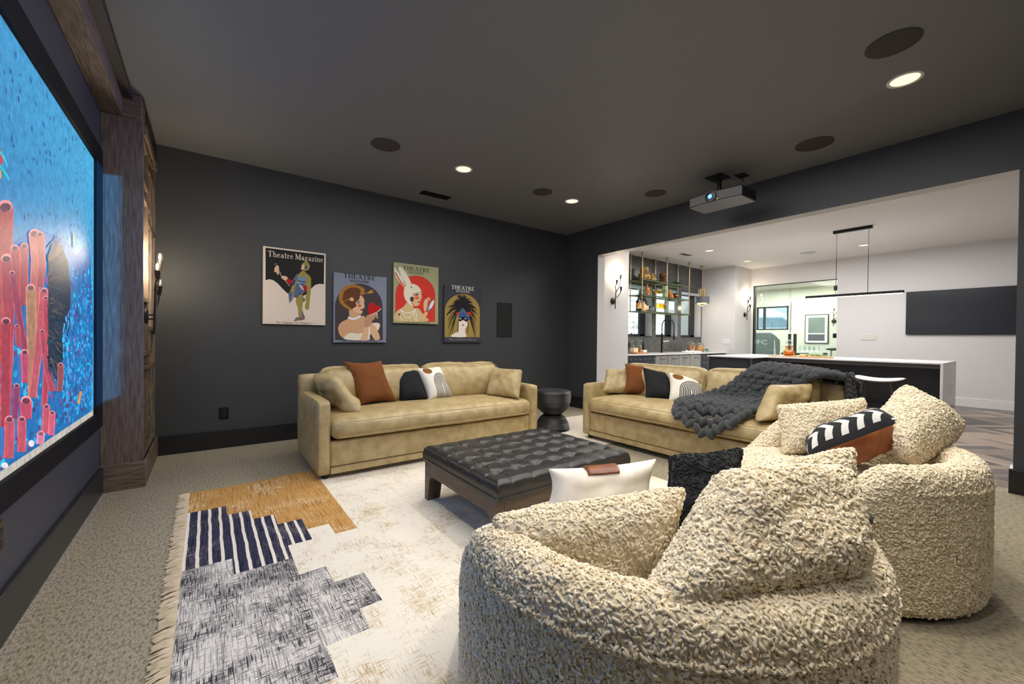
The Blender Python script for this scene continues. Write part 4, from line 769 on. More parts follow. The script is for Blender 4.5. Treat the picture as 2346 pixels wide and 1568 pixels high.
MB().box(-.04, .16, -.02, .16, .08, .12).build('mount_bracket', M_BLACK, pj, bevel=.004)
MB().box(-.06, .2, -.02, .2, .326, .335).build('ceiling_plate', M_BLACK, pj)
MB().box(.16, .32, -.2, -.08, .325, .335).build('junction_box', M_BLACK, pj)
MB().tube(bez((.1, -.03, .3), (.02, -.12, .2), (.08, -.16, .08)), .004, 6).build('cable', mat('orange_cable', (170, 96, 50), .5), pj)
MB().tube(bez((.12, -.05, .3), (.2, -.22, .24), (.14, -.26, .07)), .004, 6).build('cable', mat('grey_cable', (90, 96, 104), .5), pj)
MB().tube(bez((.24, -.14, .32), (.26, -.16, .2), (.16, -.3, .06)), .005, 6).build('cable', M_BLACKP, pj)
# ---- sconces
def sconce(label, loc, rz, power=3.2):
    """wall in the local plane x=0, light leaves along +x"""
    t = thing('wall_sconce', label, 'sconce', loc, rz)
    bz_ = mat('bronze_iron', (52, 46, 42), .45, .6)
    MB().lathe([(.058, 0), (.058, .012), (.05, .018), (0, .02)], n=28, axis='x').build('back_plate', bz_, t)
    MB().tube([(.01, 0, .012), (.055, 0, .012)], .006).tube([(.01, 0, -.02), (.055, 0, -.02)], .006).build('bracket', bz_, t)
    st = MB(); st.tube([(.055, 0, -.14), (.057, 0, 0), (.06, .01, .2)], .008); st.build('stem', bz_, t)
    tips = []
    for p0, p1, p2 in (((.057, 0, .05), (.07, .12, .1), (.075, .125, .2)), ((.06, .008, .15), (.075, .1, .23), (.08, .1, .4)), ((.06, .01, .2), (.06, -.03, .24), (.07, .02, .31))):
        P = bez(p0, p1, p2, 12); MB().tube(P, .007, 8).build('arm', bz_, t); tips.append(P[-1])
    for p in tips:
        c = MB().lathe([(.008, -.03), (.014, .0), (.021, .05), (.022, .052), (.016, .05)], p, 16).build('candle_cup', bz_, t)
        MB().lathe([(.017, .05), (.019, .075), (.019, .115), (.015, .12)], p, 16).build('glass_shade', M_CLEAR, t)
        b = MB().ellipsoid(Vector(p)+Vector((0, 0, .085)), ((.009, 0, 0), (0, .009, 0), (0, 0, .026)), 10, 8).build('bulb', M_BULB, t)
        wl = t.matrix_basis.to_3x3()
        a = R_(rz); q = Vector((p[0]*math.cos(a)-p[1]*math.sin(a), p[0]*math.sin(a)+p[1]*math.cos(a), p[2]+.085))
        lamp('sconce_lamp', 'POINT', Vector(loc)+q+Vector((0, 0, .05)), power, (1, .84, .62), .02)
    return t
sconce('bronze three arm wall sconce with lit bulbs on the oak lattice column', (-.386, 4.24, 1.29), 0, 7)
sconce('bronze three arm wall sconce on the white wall inside the opening, beside the bar windows', (5.625, 4.61, 1.812), -90)
sconce('bronze three arm wall sconce on the white wall beside the glass door', (10.62, 4.61, 1.79), -90)
# ================================================================== SOFT MATERIALS
def nmath(t, op, a, b=0, c=None):
    m = t.nodes.new('ShaderNodeMath'); m.operation = op
    for i, s in enumerate((a, b) if c is None else (a, b, c)):
        if isinstance(s, (int, float)): m.inputs[i].default_value = s
        else: t.links.new(s, m.inputs[i])
    return m.outputs[0]
def nmix(t, fac, a, b):
    m = t.nodes.new('ShaderNodeMix'); m.data_type = 'RGBA'
    if isinstance(fac, (int, float)): m.inputs[0].default_value = fac
    else: t.links.new(fac, m.inputs[0])
    for i, s in ((6, a), (7, b)):
        if isinstance(s, tuple): m.inputs[i].default_value = (*lin(s), 1)
        else: t.links.new(s, m.inputs[i])
    return m.outputs[2]
def uvxy(t):
    tc = t.nodes.new('ShaderNodeTexCoord'); sp = t.nodes.new('ShaderNodeSeparateXYZ'); t.links.new(tc.outputs['UV'], sp.inputs[0]); return sp.outputs[0], sp.outputs[1]
def arch_mat():
    m, t, b = newmat('arch_print_linen'); u, v = uvxy(t); b.inputs['Roughness'].default_value = .9; b.inputs['Specular IOR Level'].default_value = .1
    du = nmath(t, 'SUBTRACT', u, .64); dv = nmath(t, 'MAXIMUM', nmath(t, 'SUBTRACT', v, .40), 0)
    r = nmath(t, 'SQRT', nmath(t, 'ADD', nmath(t, 'MULTIPLY', du, du), nmath(t, 'MULTIPLY', dv, dv)))
    s = nmath(t, 'GREATER_THAN', nmath(t, 'FRACT', nmath(t, 'MULTIPLY', r, 21)), .46)
    k = nmath(t, 'MULTIPLY', s, nmath(t, 'MULTIPLY', nmath(t, 'LESS_THAN', r, .352), nmath(t, 'GREATER_THAN', r, .02)))
    eu = nmath(t, 'DIVIDE', nmath(t, 'SUBTRACT', u, .27), .155); ev = nmath(t, 'DIVIDE', nmath(t, 'SUBTRACT', v, .84), .11)
    e = nmath(t, 'LESS_THAN', nmath(t, 'ADD', nmath(t, 'MULTIPLY', eu, eu), nmath(t, 'MULTIPLY', ev, ev)), 1)
    c = nmix(t, k, (238, 232, 220), (34, 32, 36)); t.links.new(nmix(t, e, c, (132, 88, 48)), b.inputs['Base Color']); return m
def cord_mat():
    m, t, b = newmat('rust_corduroy'); u, v = uvxy(t); b.inputs['Roughness'].default_value = .85; b.inputs['Specular IOR Level'].default_value = .15
    a = nmath(t, 'MULTIPLY', nmath(t, 'LESS_THAN', v, .56), nmath(t, 'LESS_THAN', u, .74))
    x = nmath(t, 'ADD', nmath(t, 'MULTIPLY', a, u), nmath(t, 'MULTIPLY', nmath(t, 'SUBTRACT', 1, a), v))
    s = nmath(t, 'SINE', nmath(t, 'MULTIPLY', x, 190)); h = nmath(t, 'POWER', nmath(t, 'MULTIPLY_ADD', s, .5, .5), .5)
    t.links.new(nmix(t, h, (78, 44, 22), (152, 94, 54)), b.inputs['Base Color'])
    bp = t.nodes.new('ShaderNodeBump'); bp.inputs['Strength'].default_value = .8; bp.inputs['Distance'].default_value = .006
    t.links.new(h, bp.inputs['Height']); t.links.new(bp.outputs[0], b.inputs['Normal']); return m
def arrow_mat():
    m, t, b = newmat('arrow_pattern_cotton'); u, v = uvxy(t); b.inputs['Roughness'].default_value = .9
    z = nmath(t, 'ABSOLUTE', nmath(t, 'SUBTRACT', nmath(t, 'FRACT', nmath(t, 'MULTIPLY', v, 4)), .5))
    f = nmath(t, 'FRACT', nmath(t, 'ADD', nmath(t, 'MULTIPLY', u, 6), nmath(t, 'MULTIPLY', z, 1.3)))
    k = nmath(t, 'MULTIPLY', nmath(t, 'LESS_THAN', f, .46), nmath(t, 'LESS_THAN', z, .36))
    t.links.new(nmix(t, k, (26, 26, 30), (214, 212, 208)), b.inputs['Base Color']); return m
M_LEATHER = mat('tan_leather', (189, 169, 124), .42, c2=(162, 140, 96), scale=12, detail=7, bump=.22, bscale=26, spec=.45, lo=.3, hi=.62, bdist=.012)
M_SEAM = mat('tan_leather_seam', (168, 146, 104), .5)
M_BLKLEATHER = mat('black_leather', (46, 45, 44), .36, c2=(34, 33, 33), scale=14, bump=.15, bscale=60, spec=.55)
M_WALNUT = mat('walnut_wood', (98, 78, 62), .45, c2=(66, 51, 40), scale=7, stretch=(1, 1, 5), detail=7, lo=.3, hi=.7)
M_FUR = mat('cream_boucle', (238, 225, 198), .95, c2=(216, 198, 165), scale=80, detail=3, spec=.1, sheen=.25, lo=.3, hi=.6, bump=.6, bscale=170, bdist=.01)
M_LOOP = mat('cream_boucle_loop', (250, 238, 213), .9, c2=(225, 207, 174), scale=60, detail=2, spec=.2, sheen=.15)
M_BLKLOOP = mat('black_shag_loop', (46, 47, 51), .85, c2=(24, 25, 28), scale=60, spec=.25)
PILE = loop_group('boucle_pile', M_LOOP, .0060, 12000, .0033)
FARPILE = loop_group('boucle_pile_far', M_LOOP, .0066, 8500, .0037)
BPILE = loop_group('shag_pile', M_BLKLOOP, .0065, 11000, .002)
M_BLKFUR = mat('black_shaggy', (40, 41, 44), .95, c2=(22, 23, 26), scale=90, detail=3, bump=1, bscale=200, spec=.15, sheen=.2)
M_BLKWOOL = mat('black_woven', (44, 45, 48), .9, c2=(34, 35, 38), scale=300, bump=.5, bscale=420, spec=.15, bdist=.003)
M_LINEN = mat('white_linen', (240, 232, 220), .9, c2=(228, 218, 204), scale=12, spec=.1, bump=.1, bscale=300, bdist=.003)
M_BRNLEATHER = mat('cognac_leather', (150, 88, 48), .34, c2=(112, 60, 30), scale=9, bump=.4, bscale=14, spec=.5, bdist=.02)
M_ARCH, M_CORD, M_ARROW = arch_mat(), cord_mat(), arrow_mat()
# ================================================================== RUGS
def weave(name, base, c2, c3=None, dens=.5, seed=0, sc=1, stripes=False):
    m, t, b = newmat(name); N = t.nodes; L = t.links; b.inputs['Roughness'].default_value = .95; b.inputs['Specular IOR Level'].default_value = .1
    tc = N.new('ShaderNodeTexCoord')
    def ns(scale, detail=3, big=1):
        mp = N.new('ShaderNodeMapping'); mp.inputs['Scale'].default_value = scale; mp.inputs['Location'].default_value = (seed, seed*2, 0)
        L.new(tc.outputs['Object'], mp.inputs[0]); n = N.new('ShaderNodeTexNoise'); n.inputs['Scale'].default_value = big; n.inputs['Detail'].default_value = detail
        L.new(mp.outputs[0], n.inputs[0]); return n.outputs[0]
    a = ns((18*sc, 190*sc, 1)); c = ns((220*sc, 15*sc, 1)); p = ns((4.5, 4.5, 1), 2)
    k = nmath(t, 'ADD', nmath(t, 'MAXIMUM', a, c), nmath(t, 'MULTIPLY', p, .55))
    lo = .97-.2*dens; f = nmath(t, 'MINIMUM', nmath(t, 'MAXIMUM', nmath(t, 'MULTIPLY', nmath(t, 'SUBTRACT', k, lo), 7), 0), 1)
    colr = nmix(t, f, base, c2)
    if c3:
        g = ns((170, 5, 1), 5); gg = nmath(t, 'MINIMUM', nmath(t, 'MAXIMUM', nmath(t, 'MULTIPLY', nmath(t, 'SUBTRACT', g, .52), 9), 0), 1); colr = nmix(t, gg, colr, c3)
    if stripes:
        sp = N.new('ShaderNodeSeparateXYZ'); L.new(tc.outputs['Object'], sp.inputs[0]); wob = nmath(t, 'MULTIPLY', ns((6, 6, 1)), .012)
        x = nmath(t, 'FRACT', nmath(t, 'DIVIDE', nmath(t, 'ADD', nmath(t, 'ADD', sp.outputs[0], 1.8+.09), wob), .0525)); colr = nmix(t, nmath(t, 'LESS_THAN', x, .29), colr, (232, 222, 208))
    L.new(colr, b.inputs['Base Color'])
    bp = N.new('ShaderNodeBump'); bp.inputs['Strength'].default_value = .35; bp.inputs['Distance'].default_value = .003; L.new(nmath(t, 'ADD', a, c), bp.inputs['Height']); L.new(bp.outputs[0], b.inputs['Normal'])
    return m
RM = [weave('rug_cream', (236, 228, 212), (190, 166, 126), None, .62), weave('rug_ochre', (194, 148, 86), (226, 204, 168), (158, 108, 56), .55, 3),
      weave('rug_navy', (54, 56, 76), (128, 120, 118), (30, 32, 46), .55, 5, 1, True), weave('rug_grey', (222, 216, 210), (60, 58, 64), (150, 145, 142), 1.05, 9)]
def rug_mat_at(x, y):
    if x < .72 and y > (3.30 if x < .105 else 3.13 if x < .23 else 2.97 if x < .345 else 2.80 if x < .475 else 2.63 if x < .595 else 2.475): return 1
    if x < .475 and y > (2.50 if x < .105 else 2.33 if x < .355 else 2.48): return 2
    if x < (.355 if y > 2.15 else .475 if y > 1.985 else .61 if y > 1.73 else .515 if y > 1.59 else .355 if y > 1.42 else .23 if y > 1.25 else .1): return 3
    return 0
def rugz(x, y):
    g = lambda a, b, sx, sy, h: h*math.exp(-((x-a)/sx)**2-((y-b)/sy)**2)
    return .011+g(.62, 3.62, .22, .14, .03)+g(1.0, 3.3, .3, .06, .012)+g(1.05, 2.55, .05, .5, .014)+g(.86, 2.2, .06, .7, .008)+.002*noise.noise(Vector((x*3, y*3, 0)))
def make_rug():
    t = thing('area_rug', 'large cream rug with ochre, navy striped and grey stepped blocks and a white fringe', 'rug', (1.8, 1.9, 0))
    xs = [-.095+.025*i for i in range(124)]; xs = sorted(set([round(x, 4) for x in xs]+[.105, .23, .345, .355, .475, .515, .595, .61, .72])); ys = [.74+.025*j for j in range(120)]; ys = sorted(set([round(y, 4) for y in ys]+[3.30, 3.13, 2.97, 2.80, 2.63, 2.475, 2.5, 2.33, 2.48, 2.15, 1.985, 1.73, 1.59, 1.42, 1.25]))
    mb = MB(); nx, ny = len(xs), len(ys)
    mb.v = [(x-1.8, y-1.9-(.035*max(0, (x-.2)) if j == ny-1 else 0), rugz(x, y)) for x in xs for j, y in enumerate(ys)]
    for i in range(nx-1):
        for j in range(ny-1):
            mb.f.append((i*ny+j, (i+1)*ny+j, (i+1)*ny+j+1, i*ny+j+1)); mb.mi.append(rug_mat_at((xs[i]+xs[i+1])/2, (ys[j]+ys[j+1])/2))
    mb.build('pile', RM, t, angle=80)
    rnd = random.Random(2); f = MB(); y = .75
    while y < 3.71:
        p = Vector((-.095-1.8, y-1.9, .012)); q = p+Vector((-.05-rnd.random()*.018, rnd.uniform(-.012, .012), -.006)); f.tube([p, (p+q)/2+Vector((0, rnd.uniform(-.006, .006), .004)), q], .0038, 4); y += .0085
    tag(f.build('fringe', mat('fringe_cotton', (226, 208, 180), .95, c2=(204, 186, 156)), t), kind='stuff')
make_rug()
r2 = thing('small_rug', 'pale distressed rug under the black side table between the two sofas', 'rug', (4.1, 3.6, 0))
def small_rug():
    mb = MB(); n = 24; mb.v = [(-.95+1.65*i/n, -.7+1.35*j/n, .007+.002*noise.noise(Vector((i, j, 0))*.4)) for i in range(n+1) for j in range(n+1)]
    mb.f = [(i*(n+1)+j, (i+1)*(n+1)+j, (i+1)*(n+1)+j+1, i*(n+1)+j+1) for i in range(n) for j in range(n)]; mb.mi = [0]*len(mb.f)
    mb.build('pile', weave('rug_pale', (224, 214, 198), (150, 138, 122), None, .3, 12), r2, angle=80)
small_rug()
# ================================================================== SOFAS
def sofa(label, loc, rz):
    t = thing('leather_sofa', label, 'sofa', loc, rz, 'tan leather sofas'); H = 1.121
    fb = MB().box(-H+.1, H-.1, .02, .8, .1, .31).build('base', M_LEATHER, t, bevel=.018, seg=3)
    MB().box(-H+.1, H-.1, .008, .03, .052, .1).build('base_trim', M_LEATHER, t, bevel=.006)
    MB().tube([(-H+.1, .012, .102), (H-.1, .012, .102)], .004, 6).build('piping', M_SEAM, t)
    for s in (-1, 1):
        a, b = (s*H, s*(H-.102)); x0, x1 = min(a, b), max(a, b)
        arm = cushion(x0, x1, 0, .86, .05, .635, .004, (8, 12, 10), seed=s+3, wr=.003, side=0, rad=.022).build('arm', M_LEATHER, t, angle=80)
        for xx in (x0+.012, x1-.012):
            MB().tube([(xx, .004, .07), (xx, .0, .4), (xx, .006, .615), (xx, .05, .633), (xx, .75, .636)], .0035, 6).build('piping', M_SEAM, arm)
    cushion(-H, H, .74, .885, .05, .79, .004, (24, 6, 10), seed=9, wr=.004, side=0, rad=.028).build('back', M_LEATHER, t, angle=80)
    sc = cushion(-H+.105, H-.105, -.035, .68, .322, .488, .035, (40, 14, 6), seed=1, wr=.008, side=.03).build('seat_cushion', M_LEATHER, t, angle=80)
    for z in (.465, .35):
        MB().tube([(-H+.16+i*(2*H-.32)/20, -.044-.028*(1-(i/10-1)**4), z+.012*(1-(i/10-1)**2)) for i in range(21)], .0035, 6).build('piping', M_SEAM, sc)
    for s in (-1, 1):
        x0, x1 = (-.985, .02) if s < 0 else (-.02+.04, .985)
        c = cushion(x0, x1, -.1, .1, -.2, .2, .02, (18, 6, 9), seed=s+6, wr=.016, side=.045).build('back_cushion', M_LEATHER, t, angle=80)
        c.location = (0, .63, .655); c.rotation_euler = (R_(-13), 0, 0)
        MB().tube([(x0+.03, -.1, -.15), (x0+.03, -.108, 0), (x0+.035, -.09, .16), (x0+.1, -.095, .182), (x1-.1, -.095, .182), (x1-.035, -.09, .16), (x1-.03, -.108, 0), (x1-.03, -.1, -.15)], .0035, 6).build('piping', M_SEAM, c)
    for sx in (-1, 1):
        for y in (.06, .8): MB().lathe([(.026, 0), (.034, .055)], (sx*(H-.07), y, 0), 4).build('foot', mat('dark_foot', (34, 26, 22), .5), t)
    return t
sofa('tan leather sofa in front of the poster wall with rust, black and white pillows', (1.808, 3.42, 0), 0)
sofa('tan leather sofa in front of the bar opening with a knitted throw over it', (3.5, 2.17, 0), -90)
# pillows on the far sofa: TL, TR, BL, BR
P = pillow
P('rust_pillow', ((1.02, 4.05, .925), (1.41, 4.07, .925), (1.10, 3.80, .50), (1.51, 3.86, .50)), .17, M_CORD, 'rust corduroy pillow standing on the far sofa by the posters', group=None, sag=.16, seed=1)
P('black_pillow', ((1.46, 4.08, .83), (1.80, 4.06, .84), (1.53, 3.86, .50), (1.80, 3.80, .50)), .16, M_BLKWOOL, 'black woven pillow between rust and white pillows on the far sofa', seed=2)
P('arch_pillow', ((1.735, 3.98, .835), (2.035, 4.03, .845), (1.80, 3.80, .495), (2.10, 3.83, .50)), .14, M_ARCH, 'white pillow with striped arch and brown oval on the far sofa', seed=3)
P('leather_pillow', ((.80, 4.12, .80), (.86, 3.70, .80), (.97, 3.98, .50), (1.05, 3.56, .50)), .15, M_LEATHER, 'tan leather pillow leaning on the left arm of the far sofa', seed=4, gusset=.05, sag=.03, wr=.03)
P('leather_pillow', ((2.66, 3.92, .80), (2.78, 3.52, .80), (2.50, 3.80, .515), (2.66, 3.42, .51)), .15, M_LEATHER, 'tan leather pillow leaning on the right arm of the far sofa', seed=5, gusset=.05, sag=.03, wr=.03)
# pillows on the near sofa
P('leather_pillow', ((3.92, 3.30, .775), (4.16, 3.06, .77), (3.74, 3.20, .52), (3.99, 2.98, .52)), .15, M_LEATHER, 'tan leather pillow leaning on the left arm of the right hand sofa', seed=6, gusset=.05, sag=.03, wr=.03)
P('rust_pillow', ((4.00, 3.10, .875), (4.25, 2.74, .855), (3.88, 3.02, .50), (4.05, 2.70, .50)), .16, M_CORD, 'rust corduroy pillow on the sofa in front of the bar', sag=.15, seed=7)
P('black_pillow', ((3.96, 2.82, .845), (4.13, 2.51, .785), (3.80, 2.66, .50), (3.98, 2.42, .50)), .15, M_BLKWOOL, 'black woven pillow on the sofa in front of the bar', seed=8)
P('arch_pillow', ((3.99, 2.51, .81), (4.14, 2.17, .755), (3.85, 2.42, .495), (4.04, 2.10, .495)), .14, M_ARCH, 'white pillow with striped arch and brown oval on the right hand sofa', seed=9)
P('leather_pillow', ((3.62, 1.36, .80), (4.02, 1.22, .80), (3.46, 1.40, .515), (3.88, 1.24, .52)), .17, M_LEATHER, 'tan leather pillow on the throw end of the right hand sofa', seed=10, gusset=.05, sag=.03, wr=.03)
# chunky knitted throw
def throw():
    G = [[(3.40, 2.08, .49), (3.385, 1.93, .41), (3.38, 1.76, .33), (3.385, 1.66, .40), (3.40, 1.54, .49)],
         [(3.56, 2.14, .56), (3.54, 1.98, .565), (3.54, 1.80, .565), (3.54, 1.66, .565), (3.54, 1.48, .565)],
         [(3.78, 2.16, .58), (3.78, 1.98, .585), (3.78, 1.82, .585), (3.78, 1.64, .585), (3.78, 1.44, .585)],
         [(3.90, 2.02, .62), (3.90, 1.86, .63), (3.90, 1.72, .63), (3.90, 1.56, .63), (3.90, 1.40, .63)],
         [(3.94, 1.81, .74), (3.94, 1.70, .76), (3.94, 1.62, .76), (3.95, 1.46, .75), (3.96, 1.34, .74)],
         [(4.01, 1.68, .87), (4.0, 1.62, .90), (4.0, 1.46, .89), (4.01, 1.30, .875), (4.03, 1.17, .86)],
         [(4.18, 1.60, .915), (4.18, 1.54, .925), (4.18, 1.36, .91), (4.18, 1.18, .885), (4.18, 1.03, .855)],
         [(4.38, 1.58, .87), (4.38, 1.45, .87), (4.38, 1.32, .86), (4.38, 1.14, .85), (4.38, .99, .78)],
         [(4.44, 1.56, .68), (4.44, 1.48, .66), (4.44, 1.30, .64), (4.44, 1.12, .62), (4.42, .985, .58)]]
    def cr(P, s):
        n = len(P)-1; s = max(0, min(n-1e-6, s*n)); i = int(s); f = s-i; q = [Vector(P[max(0, min(n, i+k))]) for k in (-1, 0, 1, 2)]
        return .5*((2*q[1])+(q[2]-q[0])*f+(2*q[0]-5*q[1]+4*q[2]-q[3])*f*f+(3*q[1]-q[0]-3*q[2]+q[3])*f**3)
    def Sf(u, v): return cr([cr(r, v) for r in G], u)
    mb = MB(); nu, nv = 24, 6; o0 = Vector((4.0, 1.6, .5)); rnd = random.Random(3)
    for i in range(nu):
        for j in range(nv):
            for s in (-1, 1):
                u = (i+.5)/nu; v = (j+.5+s*.24)/nv; p = Sf(u, v); du = (Sf(min(1, u+.02), v)-Sf(max(0, u-.02), v)).normalized(); dv = (Sf(u, min(1, v+.04))-Sf(u, max(0, v-.04))).normalized()
                n = du.cross(dv).normalized(); d = (du*.8+dv*s*.55).normalized(); e = n.cross(d); L_ = rnd.uniform(.056, .064)
                if n.z < 0 and abs(n.z) > .4: n = -n
                mb.ellipsoid(p-o0+n*rnd.uniform(-.004, .006), (e*.031, n*.034, (d+n*.12)*L_), 10, 7)
    for j in range(2):   # end strand of the hanging edge at the sofa's right end
        for i in range(7):
            p = Vector((4.2+.09*j, 1.015-.004*i, .86-.042*i)); mb.ellipsoid(p-o0, ((.026, 0, 0), (0, .026, 0), (.02*(1 if j else -1), 0, .04)), 10, 7)
    o = mb.build('knitted_throw', mat('charcoal_wool', (78, 80, 82), .95, c2=(56, 57, 60), scale=120, stretch=(1, 1, 1), bump=.6, bscale=260, spec=.1, sheen=.2), angle=80, loc=o0)
    tag(o, 'chunky charcoal knitted throw draped over the right hand sofa', 'blanket')
throw()
# ================================================================== TUFTED OTTOMAN
def ottoman():
    x0, x1, ya, yb = 1.235, 2.33, 1.76, 2.66; cx_, cy_ = (x0+x1)/2, (ya+yb)/2
    t = thing('tufted_ottoman', 'square black leather tufted ottoman on a walnut frame in the middle of the rug', 'ottoman', (cx_, cy_, .01)); hx, hy = (x1-x0)/2, (yb-ya)/2
    def panel(L_):
        a = L_; w = .07; h = .265; r = .06; P = [(-a, 0), (-a, h), (a, h), (a, 0), (a-w*.75, 0)]
        P += [(a-w-r+r*math.cos(R_(k)), h-.085-r+r*math.sin(R_(k))) for k in range(0, 91, 15)]+[(-a+w+r-r*math.cos(R_(90-k)), h-.085-r+r*math.sin(R_(90-k))) for k in range(0, 91, 15)]+[(-a+w*.75, 0)]
        return P
    for s in (-1, 1):
        MB().prism(panel(hy), 'x', s*hx, s*(hx-.045)).build('frame_panel', M_WALNUT, t, bevel=.003, smooth=False)
        MB().prism(panel(hx-.045), 'y', s*hy, s*(hy-.045)).build('frame_panel', M_WALNUT, t, bevel=.003, smooth=False)
    MB().box(-hx+.05, hx-.05, -hy+.05, hy-.05, .225, .255).build('deck', M_BLACKP, t)
    # tufted top: dense grid with diamond creases
    nx, ny = 176, 146; ex, ey = hx+.012, hy+.012; zt, zb = .378, .268; sp_ = .15; mb = MB()
    def zz(x, y):
        dx = ex-abs(x); dy = ey-abs(y); m = min(dx, dy); rd = .05; edge = 0
        if m < rd: edge = rd-math.sqrt(max(0, rd*rd-(rd-m)**2))
        wx, wy = x+.012*math.sin(math.pi*y/sp_), y+.012*math.sin(math.pi*x/sp_)
        fx = abs(math.sin(math.pi*wx/sp_)) if abs(x) < .525 else 1; fy = abs(math.sin(math.pi*wy/sp_)) if abs(y) < .375 else 1
        ix, iy = max(-3, min(3, round(x/sp_))), max(-2, min(2, round(y/sp_))); d2 = (x-ix*sp_)**2+(y-iy*sp_)**2
        puff = (fx*fy)**.5; cre = min(fx, fy)
        return zt-edge-.006*(1-puff)-.006*max(0, 1-cre/.13)**1.5*min(1, m/.03)-.032*math.exp(-d2/.0009)
    for i in range(nx+1):
        for j in range(ny+1):
            x, y = -ex+2*ex*i/nx, -ey+2*ey*j/ny; mb.v.append((x, y, zz(x, y)))
    for i in range(nx):
        for j in range(ny): mb.f.append((i*(ny+1)+j, (i+1)*(ny+1)+j, (i+1)*(ny+1)+j+1, i*(ny+1)+j+1)); mb.mi.append(0)
    ring = [(i, 0) for i in range(nx)]+[(nx, j) for j in range(ny)]+[(i, ny) for i in range(nx, 0, -1)]+[(0, j) for j in range(ny, 0, -1)]; base = len(mb.v); m = len(ring)
    for z in (.315, zb):
        for i, j in ring:
            x, y, _ = mb.v[i*(ny+1)+j]; mb.v.append((x*1.0, y*1.0, z))
    for k in range(m):
        a, b = ring[k], ring[(k+1) % m]; ia, ib = a[0]*(ny+1)+a[1], b[0]*(ny+1)+b[1]; k2 = (k+1) % m
        mb.f.append((ia, base+k, base+k2, ib)); mb.f.append((base+k, base+m+k, base+m+k2, base+k2)); mb.mi += [0, 0]
    top = mb.build('cushion', M_BLKLEATHER, t, angle=80)
    for z in (.288,):
        MB().tube([(-ex+.02, -ey, z), (ex-.02, -ey, z), (ex, -ey+.02, z), (ex, ey-.02, z), (ex-.02, ey, z), (-ex+.02, ey, z), (-ex, ey-.02, z), (-ex, -ey+.02, z), (-ex+.02, -ey, z)], .006, 6).build('piping', M_BLKLEATHER, top)
    bm_ = None
    for i in range(-3, 4):
        for j in range(-2, 3):
            if bm_ is None: bm_ = MB().ellipsoid((0, 0, 0), ((.011, 0, 0), (0, .011, 0), (0, 0, .006)), 10, 6).build('button', M_BLKLEATHER, top); q = bm_
            else: q = bm_.copy(); C.objects.link(q)
            q.location = (i*sp_, j*sp_, zt-.046)
ottoman()
# ================================================================== SIDE TABLES
def side_table():
    t = thing('side_table', 'black ribbed hourglass side table in the corner between the sofas', 'side table', (3.5, 3.80, .008))
    def rib(prof, n=60):
        out = []
        for k in range(n*2+1):
            s = k/(n*2)*(len(prof)-1); i = min(len(prof)-2, int(s)); f = s-i; r = prof[i][0]*(1-f)+prof[i+1][0]*f; z = prof[i][1]*(1-f)+prof[i+1][1]*f
            out.append((r+(.003 if k % 2 else -.001), z))
        return out
    m = mat('black_ribbed_wood', (44, 44, 46), .42, c2=(26, 26, 28), scale=10, stretch=(.4, .4, 26), detail=5, lo=.3, hi=.7)
    def arcp(z0, z1, r0, r1, up):  # quarter curve
        return [((r0+(r1-r0)*math.sin(R_(a)) if up else r0+(r1-r0)*(1-math.cos(R_(a)))), (z0+(z1-z0)*(1-math.cos(R_(a))) if up else z0+(z1-z0)*math.sin(R_(a)))) for a in range(0, 91, 9)]
    MB().lathe([(.212, 0)]+rib([(.212, .0), (.21, .03), (.195, .09), (.16, .15), (.115, .185), (.098, .195)], 26), n=48).build('base', m, t, angle=60)
    MB().lathe(rib([(.098, .195), (.125, .205), (.17, .245), (.205, .30), (.223, .36), (.228, .42), (.226, .47)], 32)+[(.222, .485), (.21, .492)], n=48).build('bowl', m, t, angle=60)
    MB().lathe([(.212, .491), (.2, .494), (0, .494)], n=48).build('top', mat('black_ribbed_top', (70, 70, 72), .35, c2=(44, 44, 46), scale=8, stretch=(1, 9, 1)), t)
side_table()
dt = thing('drink_table', 'small round black drink table showing behind the rim of the nearest chair', 'side table', (1.84, .48, 0))
MB().lathe([(0, .515), (.10, .515), (.11, .52), (.11, .535), (.10, .54), (0, .54)], n=36).build('top', M_BLACK, dt)
MB().lathe([(.012, .02), (.012, .515)], n=14).build('stem', M_BLACK, dt); MB().lathe([(.11, 0), (.11, .012), (.02, .022)], n=32).build('foot', M_BLACK, dt)
